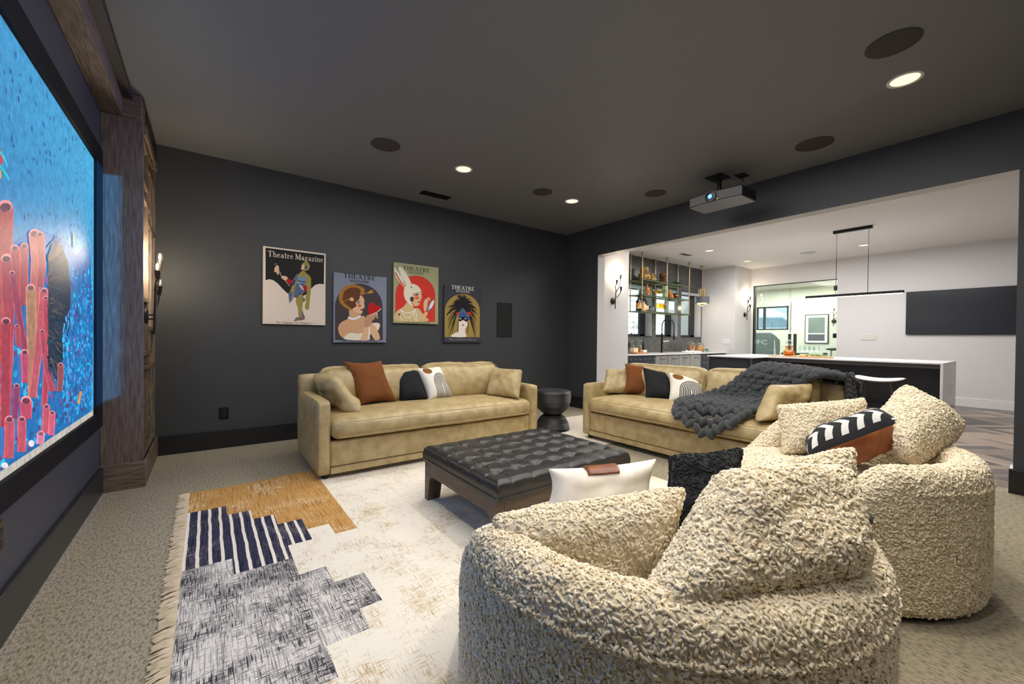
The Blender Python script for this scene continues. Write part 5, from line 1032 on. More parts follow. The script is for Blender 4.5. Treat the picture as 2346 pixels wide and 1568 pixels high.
# ================================================================== BOUCLE BARREL CHAIRS
def barrel(label, cx_, cy_, face, lv, pile):
    t = thing('barrel_chair', label, 'armchair', (cx_, cy_, 0), 0, 'cream boucle barrel chairs'); R0, Ri = .615, .465
    nth = 128; vs = []; fs = []
    def prof(H):
        P = [(R0-.012, .03), (R0, .06)]; k = max(1, int((H-.13)/.035)); 
        for i in range(1, 15): P.append((R0, .06+(H-.10-.06)*i/14))
        rm = (R0+Ri)/2; hw = (R0-Ri)/2
        for a in range(0, 181, 15):
            c, s = math.cos(R_(a)), math.sin(R_(a)); P.append((rm+hw*math.copysign(abs(c)**.75, c), H-.10+.10*s**.8))
        for i in range(1, 9): P.append((Ri-.01*i/8, H-.10-(H-.10-.3)*i/8))
        return P
    m = None
    for k in range(nth):
        th = 360*k/nth; ph = abs((th-face+180) % 360-180); s = min(1, max(0, (ph-62)/32)); s = s*s*(3-2*s); H = .40+(.625-.40)*s
        Pk = prof(H); m = len(Pk); a = R_(th)
        for r, z in Pk: vs.append((r*math.cos(a), r*math.sin(a), z))
    for k in range(nth):
        for i in range(m-1): fs.append((k*m+i, ((k+1) % nth)*m+i, ((k+1) % nth)*m+i+1, k*m+i+1))
    mb = MB(); mb.add(vs, fs); o = mb.build('shell', M_FUR, t, angle=180); o.modifiers.new('sub', 'SUBSURF'); fuzz(o, lv, .011, .011, pile)
    c = MB().lathe([(0, .30), (.36, .30), (.44, .32), (.462, .36), (.455, .41), (.42, .445), (.35, .46), (.18, .468), (0, .47)], n=64)
    a = R_(face); c.v = [(x+.06*math.cos(a), y+.06*math.sin(a), z) for x, y, z in c.v]
    q = c.build('seat_cushion', M_FUR, t, angle=180); q.modifiers.new('sub', 'SUBSURF'); fuzz(q, 2, .009, .011, pile if pile is FARPILE else None)
    MB().lathe([(.55, 0), (.55, .035)], n=48).build('plinth', M_BLACKP, t)
    pp = MB(); pp.tube([(R0*1.0*math.cos(R_(face+100+160*i/60)), R0*1.0*math.sin(R_(face+100+160*i/60)), .535) for i in range(61)], .006, 6); fuzz(pp.build('piping', M_FUR, t), 0, .001, .011, pile)
    return t
barrel('cream boucle barrel chair nearest the camera, back turned, heaped with pillows', 1.185, .82, 75, 1, PILE)
barrel('cream boucle barrel chair farther right with an arrow patterned pillow', 2.72, .77, 128, 1, FARPILE)
def FP(label, cs, th, seed, lv=2, m=M_FUR, name='boucle_pillow', sag=.05, amt=.011, far=False):
    o = pillow(name, cs, th, m, label, seed=seed, sag=sag, wr=.02); fuzz(o, lv, amt, .011, (FARPILE if far else PILE) if m is M_FUR else BPILE); return o
FP('cream boucle pillow at the left inside the nearest barrel chair', ((.635, .955, .645), (1.09, .61, .745), (.72, .98, .44), (.98, .60, .44)), .2, 11)
FP('largest cream boucle pillow slumped over the rim of the nearest chair', ((1.09, .54, .80), (1.48, .38, .765), (.66, .56, .50), (1.23, .25, .60)), .31, 12, sag=.02)
FP('cream boucle pillow mostly hidden behind the largest pillow of the nearest chair', ((1.42, .68, .70), (1.80, .405, .785), (1.25, .60, .45), (1.56, .33, .62)), .16, 13)
FP('cream boucle pillow standing upright on the farther barrel chair', ((2.88, 1.06, .745), (3.36, .715, .80), (2.75, .97, .47), (3.18, .66, .47)), .18, 14, far=True)
FP('cream boucle pillow leaning over the rim of the farther barrel chair', ((2.93, .62, .60), (3.38, .53, .865), (2.66, .40, .62), (3.12, .265, .74)), .26, 15, 2, sag=.02, far=True)
o = pillow('white_pillow', ((1.10, 1.235, .625), (1.50, .975, .665), (1.04, 1.20, .46), (1.45, .96, .46)), .2, M_LINEN, 'white linen pillow with a brown leather patch on the nearest barrel chair', seed=16, sag=.13, wr=.025)
def patch():
    P, n = pillow.P, 16; mb = MB(); a0, a1, b0, b1 = 5.2, 9.6, 13.2, 16
    for i in range(9):
        for j in range(9):
            u, v = a0+(a1-a0)*i/8, b0+(b1-b0)*j/8; mb.v.append(P(u, v, 1)+P.nr*.004+Vector((0, 0, .003))-P.cen)
    for i in range(8):
        for j in range(8): mb.f.append((i*9+j, (i+1)*9+j, (i+1)*9+j+1, i*9+j+1)); mb.mi.append(0)
    q = mb.build('leather_patch', M_BRNLEATHER, o, angle=80); so = q.modifiers.new('solid', 'SOLIDIFY'); so.thickness = .005; so.offset = 0
patch()
FP('black shaggy pillow on the right side of the nearest barrel chair', ((1.465, .92, .69), (1.715, .735, .725), (1.24, .84, .46), (1.46, .60, .53)), .17, 17, 2, M_BLKFUR, 'shaggy_pillow', .17, .006)
o = pillow('arrow_pillow', ((2.82, .87, .48), (3.12, .52, .71), (2.48, .76, .55), (2.80, .455, .755)), .25, M_ARROW, 'pillow with black and white arrow front and cognac leather back on the farther chair', seed=18, sag=.03, back=M_BRNLEATHER, wr=.03)
zp = MB().tube([pillow.P(5.5, 1.6+.5*k, -1)-pillow.P.nr*.002-pillow.P.cen for k in range(8)], .005, 6).build('zipper', M_BLACKP, o)
# ================================================================== BAR ROOM SHELL
XF, YS, YW, XA0, XA1, ZB = 10.97, 4.61, 5.43, 6.06, 10.12, 2.95
M_BFLOOR = mat('bar_floor_screed', (120, 112, 106), .6, c2=(96, 88, 82), scale=3)
struct('floor_bar', MB().box(5.09, 14.4, -2.1, 5.7, -.1, -.004).box(10.9, 14.4, 2.0, 6.6, -.004, 0), M_BFLOOR)
struct('ceiling_bar', MB().box(5.12, XF+.2, -2.1, 5.7, ZB, ZB+.1), M_BCEIL)
struct('wall_bar_left', MB().box(5.12, XA0, YS, YS+.12, 0, ZB).box(XA0-.12, XA0, YS+.12, YW, 0, ZB), M_WHITE)
struct('wall_bar_right', MB().box(XA1, XF, YS, YS+.12, 0, ZB).box(XA1, XA1+.12, YS+.12, YW, 0, ZB), M_WHITE)
struct('wall_far', MB().box(XF, XF+.12, -2, 2.86, 0, ZB).box(XF, XF+.12, 4.56, YS+.12, 0, ZB).box(XF, XF+.12, 2.86, 4.56, 2.52, ZB), M_WHITE)
struct('baseboard_far', MB().box(XF-.016, XF, -2, 2.86, 0, .155), M_WTRIM, bevel=.003)
# tiled window wall with three deep openings
def tile_mat():
    m, t, b = newmat('dark_tile'); tc = t.nodes.new('ShaderNodeTexCoord'); mp = t.nodes.new('ShaderNodeMapping'); mp.inputs['Rotation'].default_value = (R_(90), 0, 0)
    br = t.nodes.new('ShaderNodeTexBrick'); br.inputs['Scale'].default_value = 1; br.inputs['Brick Width'].default_value = .1; br.inputs['Row Height'].default_value = .05; br.inputs['Mortar Size'].default_value = .003
    br.inputs['Color1'].default_value = (*lin((92, 90, 88)), 1); br.inputs['Color2'].default_value = (*lin((76, 75, 74)), 1); br.inputs['Mortar'].default_value = (*lin((60, 58, 56)), 1)
    t.links.new(tc.outputs['Object'], mp.inputs[0]); t.links.new(mp.outputs[0], br.inputs[0]); t.links.new(br.outputs[0], b.inputs['Base Color']); b.inputs['Roughness'].default_value = .22; return m
WO = [(7.09, 7.977), (8.136, 9.016), (9.162, 10.078)]; WZ0, WZ1 = 1.222, 2.35
wl = MB().box(XA0, XA1, YW, YW+.22, 0, WZ0).box(XA0, XA1, YW, YW+.22, WZ1, ZB)
for a, b in ((XA0, WO[0][0]), (WO[0][1], WO[1][0]), (WO[1][1], WO[2][0]), (WO[2][1], XA1)): wl.box(a, b, YW, YW+.22, WZ0, WZ1)
struct('wall_alcove', wl, tile_mat())
M_WFRAME = mat('black_window_frame', (36, 38, 42), .4)
for i, (a, b) in enumerate(WO):
    wn = struct('window_%d' % (i+1), MB().box(a, a+.05, YW+.17, YW+.22, WZ0, WZ1).box(b-.2, b, YW+.17, YW+.22, WZ0, WZ1).box(a, b, YW+.17, YW+.22, WZ0, WZ0+.05).box(a, b, YW+.17, YW+.22, WZ1-.09, WZ1), M_WFRAME, bevel=.003)
    for x0, x1 in ((a+.05, b-.2),): MB().box(x0, x1, YW+.195, YW+.2, WZ0+.05, WZ1-.09).build('pane', M_CLEAR, wn)
    MB().box(a, a+.004, YW+.002, YW+.17, WZ0, WZ1).build('reveal', M_WTRIM, wn); MB().box(b-.004, b, YW+.002, YW+.17, WZ0, WZ1).build('reveal', M_WTRIM, wn)
    MB().box(a, b, YW-.01, YW+.17, WZ0-.012, WZ0+.006).build('sill', M_WFRAME, wn); MB().box(a, b, YW+.06, YW+.15, WZ1-.075, WZ1).build('blind_cassette', mat('blind_cassette', (206, 214, 222), .5), wn, bevel=.01)
# herringbone wood floor in the strip that shows past the chairs
def herringbone():
    W, n = .12, 6; L_ = W*n; bx0, bx1, by0, by1 = 5.095, 10.952, -.3, 2.85; ca = math.cos(R_(52)); sa = math.sin(R_(52)); rnd = random.Random(5)
    tones = [mat('floor_plank_%d' % k, c, .35, c2=tuple(v*.8 for v in c), scale=6, stretch=(6, .6, 1), detail=6) for k, c in enumerate(((118, 106, 98), (142, 126, 114), (168, 148, 130), (98, 90, 88), (132, 122, 118), (186, 166, 146)))]
    flo = bpy.data.objects['floor_bar']; shared = {}
    def clip(P):
        for ax, sg, lim in ((0, 1, bx0), (0, -1, bx1), (1, 1, by0), (1, -1, by1)):
            o = []
            for i in range(len(P)):
                p, q = P[i], P[(i+1) % len(P)]; a, b = sg*(p[ax]-lim), sg*(q[ax]-lim)
                if a >= 0: o.append(p)
                if (a >= 0) != (b >= 0): f = a/(a-b); o.append(tuple(p[k]+(q[k]-p[k])*f for k in (0, 1)))
            P = o
            if not P: break
        return P
    for k in range(-60, 90):
        for m in range(-10, 10):
            for kind in (0, 1):
                if kind == 0: r = (k+2*n*m, k, n, 1)
                else: r = (k+n+2*n*m, k-n+1, 1, n)
                g = .0012; x0, y0_, x1, y1_ = r[0]*W+g, r[1]*W+g, (r[0]+r[2])*W-g, (r[1]+r[3])*W-g
                P = [(x*ca-y*sa+8, x*sa+y*ca+.7) for x, y in ((x0, y0_), (x1, y0_), (x1, y1_), (x0, y1_))]
                if max(p[0] for p in P) < bx0 or min(p[0] for p in P) > bx1 or max(p[1] for p in P) < by0 or min(p[1] for p in P) > by1: continue
                Q = clip(P)
                if len(Q) < 3: continue
                ar = abs(sum(Q[i][0]*Q[(i+1) % len(Q)][1]-Q[(i+1) % len(Q)][0]*Q[i][1] for i in range(len(Q))))/2
                if ar < .002: continue
                c = (sum(p[0] for p in Q)/len(Q), sum(p[1] for p in Q)/len(Q)); t_ = rnd.randrange(6)
                whole = len(Q) == 4 and abs(ar-(L_-2*g)*(W-2*g)) < 1e-5
                if whole and (kind, t_) in shared: o = bpy.data.objects.new('plank', shared[(kind, t_)]); C.objects.link(o); o.location = (c[0], c[1], 0)
                else:
                    o = MB().prism([(p[0]-c[0], p[1]-c[1]) for p in Q], 'z', -.004, 0).build('plank', tones[t_], None, smooth=False, loc=(c[0], c[1], 0))
                    if whole: shared[(kind, t_)] = o.data
                o.parent = flo
herringbone()
# ================================================================== BACK BAR
M_NAVYCAB = mat('slate_cabinet', (66, 70, 78), .45, c2=(62, 66, 74), scale=12)
M_STEEL = mat('brushed_steel', (190, 186, 182), .38, .55, c2=(176, 172, 168), scale=20, stretch=(1, 1, .05))
M_STONE = mat('white_quartz', (232, 228, 226), .22, c2=(214, 212, 212), scale=3, detail=6)
ZT = .865
cabs = [(6.32, 6.745, M_NAVYCAB, 1, 'slate drawer cabinet at the left end of the back bar'), (6.755, 7.205, M_NAVYCAB, 1, 'slate drawer cabinet beside the steel fridges of the back bar'),
        (7.215, 7.655, M_STEEL, 0, 'single door steel ice maker left of the double fridge under the bar windows'), (7.67, 8.50, M_STEEL, 2, 'double door steel fridge under the bar windows'),
        (8.515, 8.962, M_STEEL, 0, 'single door steel cooler right of the double fridge under the bar windows'), (8.97, 9.40, M_NAVYCAB, 3, 'slate cabinet with two drawers right of the steel appliances'), (9.41, 10.11, M_NAVYCAB, 1, 'slate cabinet at the right end of the back bar')]
for a, b, m, k, lab in cabs:
    t = thing('base_cabinet' if m is M_NAVYCAB else 'undercounter_fridge', lab, 'cabinet' if m is M_NAVYCAB else 'fridge', ((a+b)/2, 5.1, 0)); h = (b-a)/2
    MB().box(-h, h, -.26, .32, .0, .838).build('body', m if m is M_NAVYCAB else M_BLACKP, t)
    fr = [(-h, h, .12, .83)] if k in (0, 1) else [(-h, -.004, .12, .83), (.004, h, .12, .83)] if k == 2 else [(-h, h, .69, .83), (-h, h, .42, .68), (-h, h, .12, .41)]
    for x0, x1, zz0, zz1 in fr:
        d = MB().box(x0+.003, x1-.003, -.285, -.26, zz0, zz1).build('drawer' if k == 3 else 'door', m, t, bevel=.003)
        cx_ = (x0+x1)/2; zz = zz1-.07; hw = .09 if m is not M_NAVYCAB else .16
        MB().tube([(cx_-hw, -.315, zz), (cx_+hw, -.315, zz)], .006).tube([(cx_-hw*.8, -.285, zz), (cx_-hw*.8, -.315, zz)], .005).tube([(cx_+hw*.8, -.285, zz), (cx_+hw*.8, -.315, zz)], .005).build('handle', M_BLACK, d)
        if m is M_NAVYCAB:
            for q in (-.9, 0, .9): MB().ellipsoid((cx_+hw*q, -.318, zz), ((.011, 0, 0), (0, .011, 0), (0, 0, .011)), 8, 6).build('collar', M_BRASS, d)
ct = thing('countertop', 'white quartz worktop of the back bar below the windows', 'countertop', (8.1, 5.1, .84))
MB().box(XA0-8.1, XA1-8.1, -.31, .33, 0, .025).build('slab', M_STONE, ct, bevel=.003)
# faucet
fc = thing('faucet', 'black spring neck faucet on the back bar counter in front of the windows', 'faucet', (8.1, 5.25, ZT))
MB().lathe([(.03, 0), (.03, .01), (.02, .014), (.02, .30), (.022, .42), (.0, .43)], n=18).build('body', M_BLACK, fc)
MB().tube([(.02, -.02, .25), (.12, -.1, .26)], .012).build('spout_arm', M_STEEL, fc)
sp_ = [(0, 0, .42)]+[(.09-.09*math.cos(R_(a)), -.09+.09*math.cos(R_(a)), .60+.15*math.sin(R_(a))) for a in range(0, 181, 12)]+[(.18, -.18, .5), (.18, -.18, .40)]
MB().tube(sp_, .011).build('spring_neck', M_BLACK, fc); MB().lathe([(.018, .28), (.02, .36), (.013, .42)], (.18, -.18, 0), 14).build('spray_head', M_BLACK, fc)
# suspended brass and glass shelf
sh = thing('hanging_shelf', 'brass rod bar shelf with three glass shelves hung from the ceiling', 'shelf', (8.04, 5.25, ZB)); rz_ = [2.40, 2.08, 1.745]
for x in (7.15, 8.035, 8.94):
    for y in (5.105, 5.395):
        r_ = MB().tube([(x-8.04, y-5.25, 1.735-ZB), (x-8.04, y-5.25, -.001)], .011, 8).build('rod', M_BRASS, sh)
        MB().lathe([(.011, -.1), (.013, -.07), (.028, -.004), (.028, 0)], (x-8.04, y-5.25, 0), 16).build('ceiling_collar', M_BRASS, r_)
for z in rz_:
    zz = z-ZB
    for y in (5.105, 5.395): MB().tube([(7.12-8.04, y-5.25, zz-.012), (8.97-8.04, y-5.25, zz-.012)], .008).build('rail', M_BRASS, sh)
    for x in (7.15, 8.035, 8.94): MB().tube([(x-8.04, -.18, zz-.012), (x-8.04, .18, zz-.012)], .008).build('cross_bar', M_BRASS, sh)
    MB().box(7.13-8.04, 8.96-8.04, -.165, .165, zz-.004, zz+.006).build('glass_shelf', M_SHELFGLASS, sh, smooth=False)
# bottles, glasses and decor ------------------------------------------------
def lathe_thing(name, label, cat, loc, parts, group=None):
    t = thing(name, label, cat, loc, 0, group)
    for n, prof, m in parts: MB().lathe(prof, n=20).build(n, m, t, angle=50)
    return t
G_AMB = glass('amber_glass', (246, 208, 140), .15); G_YEL = glass('yellow_glass', (246, 222, 110), .15); G_SMK = glass('smoke_glass', (90, 70, 60), .2)
WHISKY = mat('amber_spirit', (206, 128, 56), .15, c2=(170, 92, 36), scale=4); LBL = mat('orange_label', (222, 140, 70), .7, c2=(240, 210, 160), scale=14); LBLK = mat('black_label', (30, 28, 30), .6)
def bottle(label, x, y, z, h, r, body, lblm, capm, loc_n='bottle', neck=.3):
    return lathe_thing(loc_n, label, 'bottle', (x, y, z), [('glass_body', [(0, 0), (r, 0), (r, h*(1-neck)-.02), (r*.4, h*(1-neck)+.02), (r*.33, h*.97), (0, h*.97)], body),
        ('label', [(r*1.02, h*.12), (r*1.02, h*.5)], lblm), ('stopper', [(0, h*.95), (r*.42, h*.95), (r*.42, h), (0, h)], capm)])
def wineglass(label, x, y, z, h, r, m, group=None, cat='glass'):
    return lathe_thing('wine_glass', label, cat, (x, y, z), [('foot', [(r*.8, 0), (r*.75, .003), (.004, .008)], m), ('stem', [(.004, .006), (.004, h*.42)], m), ('bowl', [(.004, h*.42), (r*.7, h*.5), (r, h*.68), (r*.96, h*.85), (r*.82, h)], m)], group)
def vase(label, x, y, z, prof, m, name='vase'): return lathe_thing(name, label, 'vase', (x, y, z), [('body', prof, m), ('rim', [(prof[-1][0]*1.03, prof[-1][1]-.004), (prof[-1][0]*1.04, prof[-1][1]+.004), (prof[-1][0]*.9, prof[-1][1]+.004)], m)])
z1_, z2_, z3_ = [z+.006 for z in rz_]
BRV = mat('brown_glaze', (128, 82, 34), .3, c2=(74, 42, 18), scale=10); GLD = mat('mottled_gold_glaze', (196, 160, 84), .3, c2=(110, 70, 30), scale=16)
vase('tall brown gold double gourd vase on the top hanging shelf', 7.42, 5.25, z1_, [(0, 0), (.10, .0), (.135, .06), (.12, .13), (.075, .165), (.09, .20), (.088, .27)], GLD)
vase('low golden round vase on the top hanging shelf next to the double gourd vase', 7.72, 5.27, z1_, [(0, 0), (.09, 0), (.105, .05), (.07, .12), (.03, .15), (.03, .18)], GLD)
vase('dark brown stepped vase in the middle of the top hanging shelf', 8.12, 5.25, z1_, [(0, 0), (.10, 0), (.115, .03), (.08, .07), (.06, .10), (.085, .14), (.085, .21)], BRV)
lathe_thing('glass_dish', 'shallow pale green glass dish on the right of the top shelf', 'bowl', (8.5, 5.24, z1_), [('dish', [(0, .004), (.06, .004), (.17, .035), (.175, .04), (.165, .038), (.06, .012), (0, .01)], glass('green_glass', (190, 224, 180), .3)), ('base', [(.05, 0), (.05, .006)], M_CLEAR)])
for i, x in enumerate((7.2, 7.29, 7.36)): lathe_thing('tumbler', ('clear tumbler nearest the left rod on the middle hanging shelf', 'clear tumbler second from the left rod on the middle shelf', 'clear tumbler third from the left rod on the middle shelf')[i], 'glass', (x, 5.2+.05*(i % 2), z2_), [('cup', [(0, .004), (.034, .004), (.04, .12), (.037, .12), (.032, .012), (0, .012)], M_CLEAR), ('base', [(.034, 0), (.034, .004)], M_CLEAR)], 'tumblers on the middle shelf')
bottle('amber whisky bottle with clear neck on the middle hanging shelf', 7.43, 5.18, z2_, .23, .05, WHISKY, WHISKY, M_CLEAR)
YG = 'yellow wine glasses on the hanging shelf'
for i, (x, y, s) in enumerate(((7.60, 5.28, 'leftmost yellow wine glass on the middle hanging shelf'), (7.71, 5.24, 'second yellow wine glass from left on the middle hanging shelf'), (7.80, 5.17, 'third yellow wine glass from left on the middle hanging shelf'), (7.90, 5.19, 'rightmost yellow wine glass on the middle hanging shelf'))): wineglass(s, x, y, z2_, .15, .045, G_YEL, YG)
bx_ = thing('gift_box', 'tall pale green bottle box on the middle hanging shelf', 'box', (8.12, 5.2, z2_)); MB().box(-.045, .045, -.04, .04, 0, .25).build('carton', mat('pale_green_card', (196, 208, 160), .7), bx_, bevel=.003); MB().box(-.046, .046, -.041, .041, .1, .17).build('band', mat('olive_band', (150, 164, 110), .7), bx_)
bottle('round amber decanter with glass stopper on the middle hanging shelf', 8.31, 5.2, z2_, .20, .062, WHISKY, WHISKY, M_CLEAR, 'decanter', .45)
bottle('small amber stoppered jug beside the pale green box on the middle shelf', 8.24, 5.12, z2_, .09, .04, WHISKY, WHISKY, M_CLEAR, 'jug', .4)
lathe_thing('amber_bowl', 'round peach coloured glass globe at the right of the middle shelf', 'bowl', (8.48, 5.17, z2_), [('bowl', [(0, .002), (.06, .002), (.085, .05), (.075, .09), (.03, .115), (.027, .113), (.07, .088), (0, .01)], glass('peach_glass', (236, 184, 140), .25)), ('base', [(.05, 0), (.05, .004)], M_CLEAR)])
bottle('tall dark bottle with orange label at the left of the lowest hanging shelf', 7.17, 5.2, z3_, .31, .055, G_SMK, LBL, LBLK)
bottle('squat bottle with floral orange label on the lowest hanging shelf', 7.30, 5.17, z3_, .20, .055, LBL, LBL, M_CLEAR)
bottle('dark bottle with black cap and orange neck on the lowest shelf', 7.41, 5.18, z3_, .22, .046, LBLK, LBL, LBLK)
bottle('short dark jar bottle right of the floral bottle on the lowest shelf', 7.50, 5.15, z3_, .12, .045, LBLK, mat('grey_label', (120, 110, 110), .6), LBLK)
for i, x in enumerate((7.64, 7.74)): lathe_thing('tumbler', ('clear faceted tumbler on the lowest shelf nearest the dark jar bottle', 'clear faceted tumbler on the lowest shelf nearest the yellow glasses')[i], 'glass', (x, 5.2, z3_), [('cup', [(0, .004), (.036, .004), (.042, .1), (.038, .1), (.033, .012), (0, .012)], M_CLEAR), ('base', [(.036, 0), (.036, .004)], M_CLEAR)], 'tumblers on the lowest shelf')
for i, x in enumerate((7.84, 7.96, 8.06)): wineglass(('left yellow wine glass of three on the lowest hanging shelf', 'middle yellow wine glass of three on the lowest hanging shelf', 'right yellow wine glass of three on the lowest hanging shelf')[i], x, 5.17, z3_, .19, .05, G_YEL, YG)
tq = thing('bottle_carton', 'white bottle carton with grey lettering on the lowest hanging shelf', 'box', (8.32, 5.22, z3_)); MB().box(-.11, .11, -.06, .06, 0, .26).build('carton', mat('frosted_card', (214, 228, 238), .5), tq, bevel=.003)
for k in range(4): MB().box(-.09+.05*k, -.06+.05*k, -.0615, -.06, .02, .07).build('print_bar', mat('grey_print', (130, 140, 150), .7), tq)
# counter things
def box_thing(name, label, cat, loc, dims, m, extra=()):
    t = thing(name, label, cat, loc); x, y, z = dims; MB().box(-x, x, -y, y, 0, z).build('body', m, t, bevel=min(x, y, z)*.15)
    for n, a, mm in extra: MB().box(*a).build(n, mm, t, bevel=.002)
    return t
WD = mat('warm_board_wood', (196, 140, 82), .5, c2=(164, 108, 58), scale=8, stretch=(.6, 6, 6)); CHS = mat('cheese_cream', (240, 222, 176), .5)
box_thing('serving_board', 'wooden board with cheese at the left end of the back bar counter', 'board', (6.98, 5.05, ZT), (.2, .1, .025), WD)
box_thing('cheese_block', 'pale cheese block on the wooden board of the back bar', 'food', (6.88, 5.08, ZT+.025), (.07, .05, .09), CHS)
box_thing('cheese_block', 'small white cheese wedge on the wooden board beside the decanters', 'food', (7.08, 5.0, ZT+.025), (.06, .04, .05), mat('cheese_white', (234, 226, 208), .5))
for x, s in ((6.98, 'left clear stoppered decanter behind the cheese board'), (7.22, 'right amber filled stoppered decanter behind the cheese board')):
    lathe_thing('decanter', s, 'bottle', (x, 5.2, ZT), [('glass_body', [(0, 0), (.055, 0), (.058, .15), (.025, .18), (.025, .2)], M_CLEAR), ('spirit', [(0, .008), (.05, .008), (.052, .11), (0, .11)], WHISKY if x > 7.1 else mat('honey_spirit', (190, 150, 100), .2)), ('stopper', [(.018, .2), (.036, .21), (.036, .27), (.03, .275), (0, .275)], M_CLEAR)])
bottle('slim dark bottle left of the faucet on the back bar counter', 7.5, 5.3, ZT, .3, .028, LBLK, LBLK, LBLK)
def jar(label, x, y, h, r, fillm):
    return lathe_thing('glass_jar', label, 'jar', (x, y, ZT), [('glass_body', [(0, 0), (r, 0), (r*1.05, h*.7), (r*.9, h*.8)], M_CLEAR), ('contents', [(0, .01), (r*.93, .01), (r*.96, h*.62), (0, h*.66)], fillm), ('lid', [(r*.95, h*.8), (r*.9, h*.84), (r*.25, h*.92), (.02, h*.93), (.026, h), (0, h*1.02)], M_CLEAR)])
jar('lidded glass jar of reddish snacks on the back bar counter', 9.15, 5.15, .27, .09, mat('pretzel_fill', (150, 84, 56), .6, c2=(214, 180, 140), scale=22, stretch=(1, 1, .3)))
jar('lidded glass jar of orange snacks right of the red jar on the counter', 9.5, 5.15, .24, .10, mat('orange_fill', (206, 124, 50), .6, c2=(240, 200, 150), scale=20))
def towel():
    mb = MB(); n = 20; mb.v = [((i/n-.5)*.5, (j/n-.5)*.2, .03+.03*noise.noise(Vector((i*.35, j*.35, 2)))*(1-abs(2*i/n-1)**3)) for i in range(n+1) for j in range(n+1)]
    mb.f = [(i*(n+1)+j, (i+1)*(n+1)+j, (i+1)*(n+1)+j+1, i*(n+1)+j+1) for i in range(n) for j in range(n)]; mb.mi = [0]*len(mb.f)
    o = mb.build('bar_towel', mat('white_cotton', (238, 236, 240), .9), angle=90, loc=(8.9, 5.0, ZT)); s = o.modifiers.new('s', 'SOLIDIFY'); s.thickness = .03; tag(o, 'crumpled white towel on the back bar counter right of the faucet', 'towel')
towel()
hb = thing('herb_dish', 'small dish of green leaves in front of the orange jar', 'food', (9.5, 4.98, ZT)); MB().lathe([(0, 0), (.06, 0), (.12, .03), (.115, .03), (0, .01)], n=24).build('dish', M_CLEAR, hb)
for k in range(8): MB().ellipsoid((.05*math.cos(k*2.4), .04*math.sin(k*1.7), .04+.006*k), ((.035, .01*k/4, .01), (0, .018, .004), (0, 0, .006)), 8, 5).build('leaf', mat('leaf_green', (60, 120, 60), .6), hb)
outlet('white double switch plate on the white wall right of the bar windows', (XA1, 4.80, 1.125), -90, mat('switch_white', (232, 230, 228), .4), 'switch', 2, 'light_switch')
outlet('dark outlet in the tile backsplash at the left of the counter', (7.17, YW, 1.02), 0, M_BLACK)
# pendant
pd = thing('pendant_lamp', 'brass tube pendant lamp with a grey drum shade over the bar', 'pendant lamp', (9.6, 5.15, ZB))
MB().lathe([(.066, 0), (.066, -.01), (.03, -.03), (.008, -.05)], n=28).build('canopy', M_BRASS, pd); MB().tube([(0, 0, -.02), (0, 0, -.58)], .006).build('stem', M_BRASS, pd)
for k in range(12): MB().tube([(.075*math.cos(k*.5236), .075*math.sin(k*.5236), -.56), (.075*math.cos(k*.5236), .075*math.sin(k*.5236), -.78)], .017, 8).build('tube', M_BRASS, pd)
MB().lathe([(.16, -.75), (.165, -.75), (.165, -.905), (.16, -.905), (.155, -.76), (.02, -.755)], n=40).build('drum_shade', mat('grey_drum', (92, 94, 100), .5), pd); MB().lathe([(.11, -.9), (.09, -.93), (0, -.93)], n=30).build('diffuser', emis('pendant_glow', (255, 214, 130), 2.5), pd)
MB().lathe([(.065, -.9), (.06, -.965), (0, -.965)], n=30).build('lower_cup', M_BRASS, pd)
lamp('pendant_lamp_light', 'POINT', (9.6, 5.15, ZB-.98), 5, (1, .8, .5), .05)
# ceiling fittings of the bar
for x, y, s in ((8.066, 4.19, 'lit recessed downlight in the bar ceiling right of the hanging shelf'), (9.775, 4.207, 'lit recessed downlight in front of the sconce wall by the glass door'), (9.77, 2.16, 'lit recessed downlight behind the linear pendant lamp')): downlight(x, y, s, ZB, .085)
ceiling_speaker(9.765, 3.04, .13, 'round pale ceiling speaker in the bar ceiling left of the linear lamp', ZB, mat('pale_grille', (190, 190, 194), .8))
v2 = thing('ceiling_vent', 'small white square air vent in the bar ceiling by the shelf', 'vent', (8.05, 4.69, ZB)); MB().box(-.17, .17, -.06, .06, -.006, 0).build('vent_frame', mat('vent_grey', (170, 170, 174), .5), v2)
for i in range(4): MB().box(-.15, .15, -.045+.025*i, -.03+.025*i, -.01, -.006).build('slat', mat('vent_dark', (90, 90, 94), .5), v2)
ll = thing('linear_pendant', 'long black linear pendant lamp over the bar island', 'pendant lamp', (8.19, 1.955, 1.885))
MB().box(-.03, .03, -.612, .612, -.005, .034).build('housing', M_BLACK, ll, bevel=.003); MB().box(-.022, .022, -.6, .6, -.012, -.005).build('light_strip', emis('strip_glow', (255, 232, 196), 5), ll)
MB().box(-.03, .03, -.245, .245, ZB-1.885-.045, ZB-1.885-.001).build('canopy', M_BLACK, ll, bevel=.003)
for y in (-.2, .2): MB().tube([(0, y, .03), (0, y, ZB-1.885-.04)], .004, 6).build('wire', M_BLACK, ll)
la = lamp('linear_pendant_light', 'AREA', (8.19, 1.955, 1.868), 9, (1, .9, .75), .05); la.data.shape = 'RECTANGLE'; la.data.size = .05; la.data.size_y = 1.2
